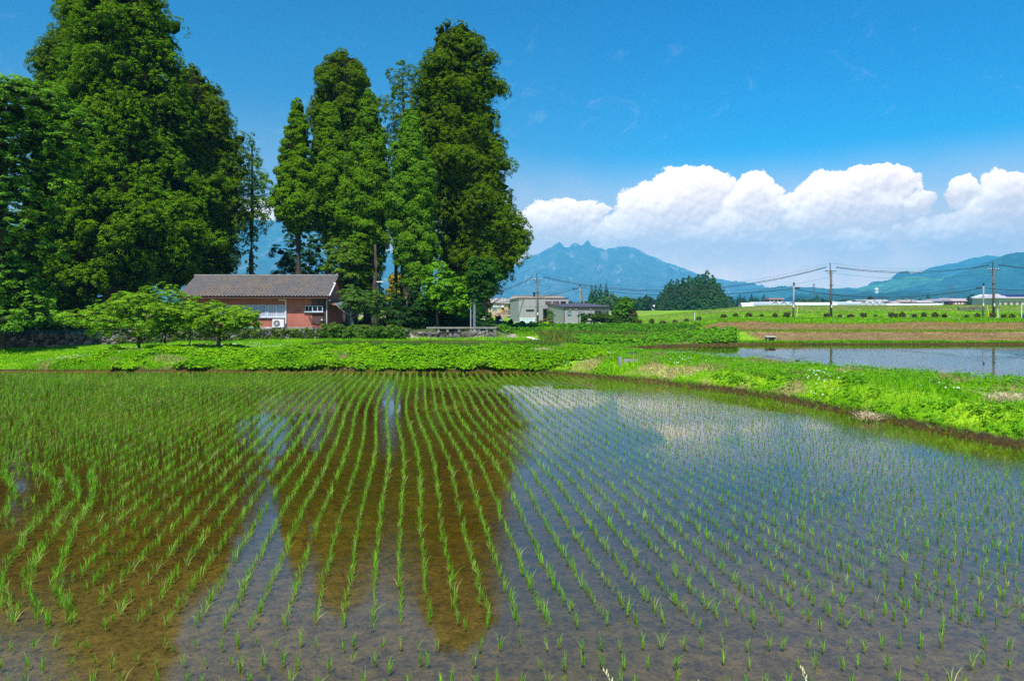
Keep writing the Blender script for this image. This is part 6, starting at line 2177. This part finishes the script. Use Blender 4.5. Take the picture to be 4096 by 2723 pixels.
GW = 'overhead wires between the poles'
LA, LC = (1251, 636, YA), (1904, 615, YC)
for k, (dy, lab) in enumerate(((0, 'upper of the two thick lines from the grey house pole to the middle pole'), (2.2, 'lower of the two thick lines from the grey house pole to the middle pole'))):
    wire((1251, 636 + dy, YA), (1904, 613.8 + dy * .6, YC - .3), 2.5 + .1 * k, .030, lab, GW)
for k, (dy, lab) in enumerate(((0, 'upper thick line between the two tall right poles'), (1.6, 'lower thick line between the two tall right poles'))):
    wire((1926, 614 + dy, YC), (2278, 609.5 + dy, YD), .75 + .1 * k, .030, lab, GW)
    wire((2300, 608.5 + dy, YD), (2560, 614 + dy * 2, YD + 5), .5, .030, ('upper' if k == 0 else 'lower') + ' thick line leaving the right pole for the photo edge', GW)
wire((1238.5, 628, YA), (1914, 605.5, YC), 2.6, .009, 'thin top wire from the grey house pole to the middle pole', GW)
wire((1914, 605.5, YC), (2288, 603, YD), .8, .009, 'thin top wire between the two tall right poles', GW)
wire((1240, 655, YA), (1912, 637, YC), 2.2, .012, 'thin lower wire from the grey house pole to the middle pole', GW)
wire((1926, 628.6, YC), (2286, 626, YD), .8, .014, 'thin middle wire between the two tall right poles', GW)
for k, (dy, lab) in enumerate(((0, 'top'), (1.8, 'middle'), (3.8, 'bottom'))):
    wire((1228, 635 + dy, YA), (1040, 676 + dy * 1.3, 86), 1.0, .022, lab + ' of three lines running left from the grey house pole', GW)
wire((1338, 661.5, 128), (1826, 664.5, 86), 1.1, .042, 'thick telephone cable from the propped pole to the short middle pole', GW)
wire((1338, 657, 128), (1826, 659, 86), .9, .014, 'thin wire just above the thick telephone cable in the middle', GW)
wire((1828, 664.5, 86), (2263, 662.5, 88), 1.15, .040, 'thick telephone cable between the two short poles', GW)
wire((1828, 659.5, 86), (2263, 658.5, 88), .6, .012, 'thin wire just above the telephone cable at the right', GW)
wire((2265, 662.5, 88), (2500, 664, 90), .3, .038, 'thick telephone cable from the right short pole to the photo edge', GW)
wire((1335, 661.5, 128), (1080, 699, 100), .7, .042, 'thick telephone cable falling left behind the grove', GW)
wire((1335, 657, 128), (1080, 691, 100), .7, .014, 'thin wire just above the cable falling left behind the grove', GW)
for (x, y, Y, lab) in ((1325, 664, 126, 'small black cable box hanging left of the propped pole'), (1837, 662.6, 86, 'small black cable box hanging right of the short middle pole'), (2255, 663.2, 88, 'small black cable box hanging left of the right short pole')):
    t = root('cable_box', (px(x * D, Y), Y, pz(y * D, Y)), 0, lab, 'cable box')
    b = MB().box((0, 0, 0), (.9 if Y > 100 else .6, .2, .2)); b.build('cable_joint', m_dark, t)

# posts at the roadside
def post(x, y0, y1, Y, r, m, label, lean=0, name='marker_post', cap=None):
    X0 = px(x, Y)
    zb = min(pz(y1, Y), float(H(np.array([X0]), np.array([float(Y)]))[0])) - .1
    t = root(name, (X0, Y, zb), 0, label, 'post')
    h = pz(y0, Y) - zb
    MB().tube([(0, 0, 0), (lean, 0, h)], r, 8).build('shaft', m, t)
    if cap:
        MB().tube([(lean, 0, h - .30), (lean, 0, h + .02)], r * 2.2, 10).build('reflector', cap, t)
    return t


m_ypost = mat('yellow_sleeve', (.75, .55, .06), rough=.5)
m_wpost = mat('white_post_paint', (.60, .64, .62), rough=.6)
post(1835 * D, 706 * D, 727 * D, 84, .05, mat('pale_yellow', (.70, .62, .30)), 'pale yellow wooden post right of the short blue-grey pole', .12)
post(988.7, 304.5, 312.5, 88, .055, m_ypost, 'bright yellow guy-wire sleeve leaning beside the right tall pole', -.22)
post(997.8, 304.8, 316.5, 80, .055, m_wpost, 'white road post with round grey top right of the tall right pole', 0, cap=m_plaster)
post(1021.5, 303.0, 314.0, 80, .06, m_wpost, 'white road post at the very right photo edge', 0)
post(1114 / 11.8 + 600, 311.5, 314.6, 82, .05, m_wpost, 'short white marker among the azalea bushes', .05)
post(579.9, 315.5, 323.2, 90, .05, m_wpost, 'short white marker before the garden of the grey house', .03)
post(850.6, 319.8, 322.5, 78, .05, m_wpost, 'very short pale stake below the tall middle pole', 0)
# concrete slabs in the meadow
t = root('concrete_slabs', (px(972, 118), 118, -1.35), 0, 'dark heap of concrete slabs in the meadow left of the right poles', 'slab heap')
b = MB(); b.box((-1.2, 0, .35), (2.2, .5, .55)); b.box((.6, .3, .62), (1.6, .5, .30)); b.box((1.4, .1, .38), (2.4, .6, .22))
b.build('slab', mat('dark_concrete', (.13, .125, .115), var=.3), t)
# drain box in the near brown bank
X0 = px(1775 * D, 44.95)
t = root('drain_box', (X0, 44.95, -2.66), 0, 'small concrete drain box with pale lid at the edge of the right paddy', 'drain box')
b = MB(); b.b2(-.28, -.20, -.2, .2, 0, .44); b.b2(.20, .28, -.2, .2, 0, .44); b.b2(-.199, .199, .1, .2, 0, .44)
b.build('box_wall', m_conc, t)
MB().b2(-.38, .30, -.26, .26, .442, .50).build('lid', mat('pale_lid', (.5, .5, .42)), t)
# sluice boards in the berm
X0, Y0 = px(1440 * D, 29.6), 29.6
zz = float(H(np.array([X0]), np.array([Y0]))[0])
t = root('sluice_gate', (X0, Y0, zz - .05), 0, 'weathered grey concrete sluice standing in the grass of the berm', 'sluice')
MB().box((-.22, 0, .16), (.14, .10, .40), rz=.2).build('sluice_post', m_conc, t)
MB().box((.26, .05, .14), (.62, .07, .22), rz=-.15).build('sluice_board', m_conc, t)
b = MB()
for k in range(6):
    b.tube([(.05 + k * .09, .1, .45), (.10 + k * .09, .3, .52)], .02, 5)
b.build('grate', m_dark, t)
# white bags by the strip paddy
for i, (dx, Y, rz, lab) in enumerate(((1223, 48.6, -.5, 'white plastic tube lying on the verge beyond the narrow paddy'), (1234, 47.8, -.1, 'crumpled white sheet lying by the corner of the narrow paddy'))):
    X0 = px(dx * D, Y)
    t = root('white_tube' if i == 0 else 'white_sheet', (X0, Y, float(H(np.array([X0]), np.array([Y]))[0]) + .1), rz, lab, 'tube' if i == 0 else 'sheet')
    if i == 0:
        MB().tube([(-.30, 0, .10), (.30, 0, .02)], .06, 10).build('tube_body', m_white, t)
    else:
        MB().add([(-.22, 0, .0), (0, -.06, .10), (.22, 0, .02), (.06, .12, .10), (-.2, .06, .12), (0, .03, .02)], [(0, 1, 4), (1, 3, 4), (1, 2, 3), (0, 5, 1), (5, 2, 1), (4, 3, 5), (3, 2, 5), (4, 5, 0)]).build('sheet_body', m_white, t)

# ------------------------------------------------------------------ far side: greenhouses and village
m_film = mat('greenhouse_film', (.58, .62, .66), rough=.45, spec=.3)
m_hoop = mat('hoop_grey', (.35, .38, .42))


def tunnel(x0, x1, Y, wdt, h, zb, label, group='white greenhouse tunnels beyond the fields', end_r=True, frontal=False):
    """half-round plastic tunnel; frontal shows its round end, otherwise it lies across the view"""
    b = MB()
    n = 12
    if frontal:
        L, r = 30.0, (px(x1, Y) - px(x0, Y)) / 2
        X0 = px((x0 + x1) / 2, Y)
        prof = [(math.cos(math.pi * k / n) * r, math.sin(math.pi * k / n) * h) for k in range(n + 1)]
        vs = [(u, 0, v) for u, v in prof] + [(u, L, v) for u, v in prof]
        fs = [(k, k + 1, n + 1 + k + 1, n + 1 + k) for k in range(n)] + [tuple(range(n, -1, -1)), tuple(range(n + 1, 2 * n + 2))]
    else:
        L = px(x1, Y) - px(x0, Y)
        X0 = px(x0, Y)
        prof = [(math.cos(math.pi * k / n) * wdt / 2, math.sin(math.pi * k / n) * h) for k in range(n + 1)]
        vs = [(0, u, v) for u, v in prof] + [(L, u, v) for u, v in prof]
        fs = [(k, k + 1, n + 1 + k + 1, n + 1 + k) for k in range(n)] + [tuple(range(n, -1, -1)), tuple(range(n + 1, 2 * n + 2))]
    t = root('greenhouse', (X0, Y, zb), 0, label, 'greenhouse', group)
    b.add(vs, fs)
    b.build('film', m_film, t)
    bb = MB()
    if frontal:
        bb.tube([(u * 1.01, -.1, v * 1.01) for u, v in prof], .12, 5)
        bb.tube([(0, -.1, 0), (0, -.1, h)], .08, 5)
    else:
        for k in range(int(L / 6) + 1):
            bb.tube([(k * 6, u * 1.005, v * 1.005) for u, v in prof], .05, 4)
    bb.build('hoop', m_hoop, t)
    return t


tunnel(631, 655, 330, 6, 2.9, pz(310.5, 330), 'long white greenhouse left of the round wood', None)
tunnel(565, 572, 300, 6, 2.2, pz(309.5, 300), 'short white greenhouse piece behind the garden tree', None)
tunnel(557.5, 569, 285, 3, 1.7, pz(313.2, 285) + .2, 'pale blue glazed low tunnel right of the grey house', None)
tunnel(753, 860, 330, 7, 3.4, -2.9, 'long bright greenhouse lying across the view behind the meadow', None)
for i, x in enumerate((771, 779.5, 788)):
    tunnel(x, x + 8, 300, 0, 3.0, -2.3, ['first', 'second', 'third'][i] + ' round-ended greenhouse from the left, before the long bright one', None, frontal=True)
tunnel(740, 752, 310, 6, 3.2, -2.9, 'low pale greenhouse nearest the round wood on its right', None)
tunnel(860, 940, 330, 7, 2.6, -2.6, 'grey-blue greenhouse continuing behind the middle right meadow', None)
for i, x in enumerate((860, 866.5, 873, 879.5)):
    tunnel(x, x + 6.4, 305, 0, 2.7, -1.95, ['leftmost', 'second from left', 'third from left', 'rightmost'][i] + ' round-ended tunnel before the brick block', None, frontal=True)


def bld(x0, x1, yb, ye, yr, Y, wallm, roofm, label, depth=8, hip=.12, name='village_house', windows=0, winm=None, cat='house', gable=True):
    """far house: wall from row yb to eave ye, ridge at yr"""
    X0, X1 = px(x0, Y), px(x1, Y)
    W = X1 - X0
    zb = -3.6
    t = root(name, ((X0 + X1) / 2, Y, zb), 0, label, cat, None)
    e, r = pz(ye, Y) - zb, pz(yr, Y) - zb
    MB().b2(-W / 2 * .94, W / 2 * .94, 0, depth, 0, e).build('wall', wallm, t)
    b = MB()
    hx_ = W / 2 * (1 - hip)
    if gable:
        b.add([(-W / 2, -.6, e + .002), (W / 2, -.6, e + .002), (hx_, depth / 2, r), (-hx_, depth / 2, r), (-W / 2, depth + .6, e + .002), (W / 2, depth + .6, e + .002)], [(0, 1, 2, 3), (3, 2, 5, 4), (0, 3, 4), (1, 5, 2), (0, 4, 5, 1)])
    else:
        b.b2(-W / 2, W / 2, -.3, depth + .3, e + .002, r)
    b.build('roof', roofm, t)
    for k in range(windows):
        xx = -W / 2 * .8 + (k + .5) * W * .8 / windows
        ww = W * .8 / windows * .45
        f = MB().b2(xx - ww / 2, xx + ww / 2, -.05, .01, e * .62, e * .86)
        f.build('window', winm or m_glassdark, t)
    return t


m_rt_grey = mat('far_grey_tile', (.26, .25, .28), var=.15, scale=.5)
m_rt_brown = mat('far_brown_tile', (.33, .27, .23), var=.15, scale=.5)
m_rt_rose = mat('far_rose_tile', (.42, .33, .32), var=.15, scale=.5)
m_w_cream = mat('far_cream_wall', (.50, .46, .40))
m_w_red = mat('far_red_wall', (.38, .14, .10), var=.1)
m_w_brick = mat('far_brick', (.30, .10, .065), var=.1)
m_w_dark = mat('far_dark_wall', (.10, .09, .09))
# red hall with white pillars
t = root('red_hall', (px(776, 440), 440, -3.6), 0, 'red two-storey hall with white pillars beyond the greenhouses', 'hall')
W_ = px(784, 440) - px(768.5, 440)
h_ = pz(299.0, 440) + 3.6
MB().b2(-W_ / 2 * .9, W_ / 2 * .9, 0, 9, 0, h_).build('wall', m_w_red, t)
MB().b2(-W_ / 2, W_ / 2, -.8, 9.6, h_ + .002, h_ + .9).build('roof_parapet', mat('pale_red_band', (.48, .24, .20)), t)
MB().b2(-W_ / 2 * 1.3, W_ / 2 * .3, -1.6, -.9, h_ * .1, h_ * .28).build('porch_parapet', mat('red_band', (.42, .10, .07)), t)
for k in range(4):
    MB().b2(-W_ / 2 * .8 + k * W_ * .25, -W_ / 2 * .8 + k * W_ * .25 + .3, -.4, -.02, 0, h_).build('pillar', m_white, t)
for k in range(3):
    MB().b2(-W_ / 2 * .7 + k * W_ * .25, -W_ / 2 * .7 + k * W_ * .25 + 1.2, -.05, -.001, h_ * .55, h_ * .85).build('window', m_glassdark, t)

bld(855.5, 866.5, 306, 300.1, 299.5, 400, m_w_brick, m_white, 'flat-roofed brick block left of the long school building', depth=7, gable=False, hip=0, name='brick_building')
bld(849, 856, 306, 303.2, 300.6, 395, m_w_cream, m_white, 'low white-roofed hut at the left of the brick block', name='hut', hip=.5, cat='hut')
bld(866.7, 889.5, 306, 301.0, 299.2, 405, mat('school_wall', (.36, .35, .31)), mat('school_roof', (.42, .38, .33)), 'long grey-beige building right of the brick block', windows=7, hip=.02, name='long_building', cat='building')
bld(893, 900.5, 306, 302.6, 300.8, 400, m_w_cream, m_rt_rose, 'small cream house left of the brown-roofed one', hip=.3)
bld(899.5, 914, 306, 301.6, 299.3, 405, m_w_dark, m_rt_brown, 'brown-roofed house with dark walls in the village', hip=.25, windows=2)
bld(910.5, 918, 306, 300.9, 298.8, 412, mat('far_grey_wall', (.22, .21, .22)), m_rt_grey, 'two-storey dark grey house in the village', hip=.3, windows=2)
bld(917.5, 934.5, 306, 302.0, 300.0, 398, m_w_cream, m_rt_rose, 'long low pale-roofed house in the village', hip=.15, windows=3)
bld(929.5, 943.5, 306, 300.6, 298.6, 405, m_w_cream, m_rt_grey, 'blue-grey roofed house, left part of the large pair', hip=.25, windows=2)
bld(941, 954.5, 306, 299.7, 297.6, 410, m_w_cream, m_rt_grey, 'blue-grey roofed house with the higher ridge, right part of the large pair', hip=.2, windows=2)
bld(952, 972.5, 306, 300.6, 298.0, 400, m_w_red, m_rt_rose, 'long village house with red walls and pale tiled roof', hip=.15, windows=5, winm=m_white)
bld(976, 983, 306, 301.6, 299.9, 400, m_w_cream, m_rt_rose, 'small pale house near the short right pole', hip=.3, windows=1)
bld(833, 842, 306, 302.2, 300.2, 430, m_w_dark, m_rt_grey, 'low dark roof among trees left of the brick block', hip=.3)
bld(758, 769, 309, 304.5, 302.6, 420, m_w_cream, m_rt_grey, 'low roof behind the greenhouses beside the red hall', hip=.3)
bld(634.5, 640, 310, 305.0, 302.6, 420, m_w_cream, m_rt_grey, 'tiny grey-roofed farmhouse left of the round wood', hip=.3, windows=1)
bld(985.5, 1004, 306, 296.8, 293.9, 260, mat('shed_blue', (.30, .33, .40)), m_white, 'open shed with bright white roof behind the right pole', hip=.2, name='open_shed', cat='shed')
# solar roof hall at the right edge
Y0 = 210
X0, X1 = px(998.0, Y0), px(1062, Y0)
t = root('solar_hall', (X0, Y0, -3.0), 0, 'long hall with solar panels on its roof at the right photo edge', 'hall')
W_ = X1 - X0
e, r_ = pz(297.7, Y0) + 3.0, pz(293.2, Y0) + 3.0
MB().b2(.4, W_, 0, 12, 0, e).build('wall', mat('hall_wall', (.46, .44, .42), var=.05), t)
b = MB(); b.add([(0, -.8, e + .002), (W_ + 1, -.8, e + .002), (W_ + 1, 6, r_), (2.6, 6, r_), (0, 12.8, e + .002), (W_ + 1, 12.8, e + .002)], [(0, 1, 2, 3), (3, 2, 5, 4), (0, 3, 4), (1, 5, 2), (0, 4, 5, 1)])
b.build('roof', mat('hall_roof', (.42, .38, .42), rough=.6), t)
sl_ = (r_ - e) / 6.8
b = MB()
for k in range(9):
    for j in range(2):
        xa = 3.6 + k * 1.75
        ya, yb2 = .9 + j * 2.3, 3.1 + j * 2.3
        za, zb3 = e + (ya + .8) * sl_ + .1, e + (yb2 + .8) * sl_ + .1
        b.add([(xa + .0, ya, za), (xa + 1.65, ya, za), (xa + 1.65 + .5, yb2, zb3), (xa + .5, yb2, zb3), (xa, ya, za - .06), (xa + 1.65, ya, za - .06), (xa + 2.15, yb2, zb3 - .06), (xa + .5, yb2, zb3 - .06)],
              [(0, 1, 2, 3), (7, 6, 5, 4), (0, 4, 5, 1), (1, 5, 6, 2), (2, 6, 7, 3), (3, 7, 4, 0)])
b.build('solar_panel', mat('solar_glass', (.02, .03, .10), rough=.45, spec=.4), t)
for k in range(9):
    xa = 1.0 + k * 1.8
    f = MB().b2(xa, xa + .85, -.05, .01, e * .50, e * .78).build('window', mat('hall_frame', (.3, .3, .32)), t)
    MB().b2(xa + .06, xa + .79, -.07, -.052, e * .52, e * .76).build('pane', m_glassdark, f)
# white dome on the hill
Y0 = 2300
t = root('white_dome', (px(876.5, Y0), Y0, pz(289.3, Y0)), 0, 'tiny white dome far away on the green hill', 'dome')
b = MB()
pts = []
for k in range(7):
    a = math.pi / 2 * k / 6
    pts.append((0, 0, 5 * math.sin(a) + 1))
b.tube(pts, [7 * math.cos(math.pi / 2 * k / 6) + .1 for k in range(7)], 14)
b.build('dome_shell', m_white, t)
MB().tube([(0, 0, -12), (0, 0, 1)], 6, 14).build('dome_base', m_white, t)
# slim far poles
for (x, y0, lab) in ((874.3, 296.6, 'slim far utility pole before the long beige building'), (882.8, 296.0, 'slim far utility pole above the right end of the long beige building'), (911.3, 293.8, 'slim far utility pole over the village roofs'), (843.5, 296.4, 'slim far utility pole left of the brick block'), (819.7, 299.0, 'slim far utility pole over the greenhouses')):
    Y = 350
    t = root('far_pole', (px(x, Y), Y, -3.3), 0, lab, 'utility pole', None)
    MB().tube([(0, 0, 0), (0, 0, pz(y0, Y) + 3.3)], [.22, .16], 6).build('shaft', m_pole, t)
    MB().box((0, 0, pz(y0, Y) + 2.6), (1.9, .12, .12)).build('cross_arm', m_pole, t)
for (x, y0, Y, lab) in ((813.9, 283.2, 1500, 'lattice pylon on the dark hill left of the middle pole'), (952, 284.0, 1400, 'faint lattice pylon before the right hills')):
    t = root('pylon', (px(x, Y), Y, -4), 0, lab, 'pylon')
    h_ = pz(y0, Y) + 4
    b = MB()
    for sx_, sy_ in ((-1, -1), (1, -1), (1, 1), (-1, 1)):
        b.tube([(sx_ * 3.2, sy_ * 3.2, 0), (sx_ * .5, sy_ * .5, h_)], .28, 4)
    for k in range(8):
        f0, f1 = k / 8, (k + 1) / 8
        w0, w1 = 3.2 + (.5 - 3.2) * f0, 3.2 + (.5 - 3.2) * f1
        b.tube([(-w0, -w0, h_ * f0), (w1, -w1, h_ * f1)], .18, 4)
        b.tube([(w0, -w0, h_ * f0), (-w1, -w1, h_ * f1)], .18, 4)
    b.build('tower', m_pole, t)
    b = MB()
    for f0 in (.72, .84, .96):
        b.tube([(-4.5, 0, h_ * f0), (4.5, 0, h_ * f0)], .25, 4)
    b.build('cross_arm', m_pole, t)

# ------------------------------------------------------------------ haze: even, thin, round everything
HZD = 0.00018
hb = MB()
hb.b2(-12000, 12000, -400, 8800, -12, 780)
hm = bpy.data.materials.new('haze')
hm.use_nodes = True
ht = NT(hm.node_tree)
for nd in list(ht.N):
    if nd.type != 'OUTPUT_MATERIAL':
        ht.N.remove(nd)
pv = ht.n('ShaderNodeVolumePrincipled')
pv.inputs['Color'].default_value = (.13, .62, 1.0, 1)
pv.inputs['Density'].default_value = HZD
pv.inputs['Anisotropy'].default_value = -0.28
ht.L.new(pv.outputs[0], [nd for nd in ht.N if nd.type == 'OUTPUT_MATERIAL'][0].inputs['Volume'])
try:
    hm.cycles.volume_sampling = 'DISTANCE'
    hm.cycles.homogeneous_volume = True
except Exception:
    pass
hz_ = hb.build('haze', hm)
tag(hz_, kind='stuff')
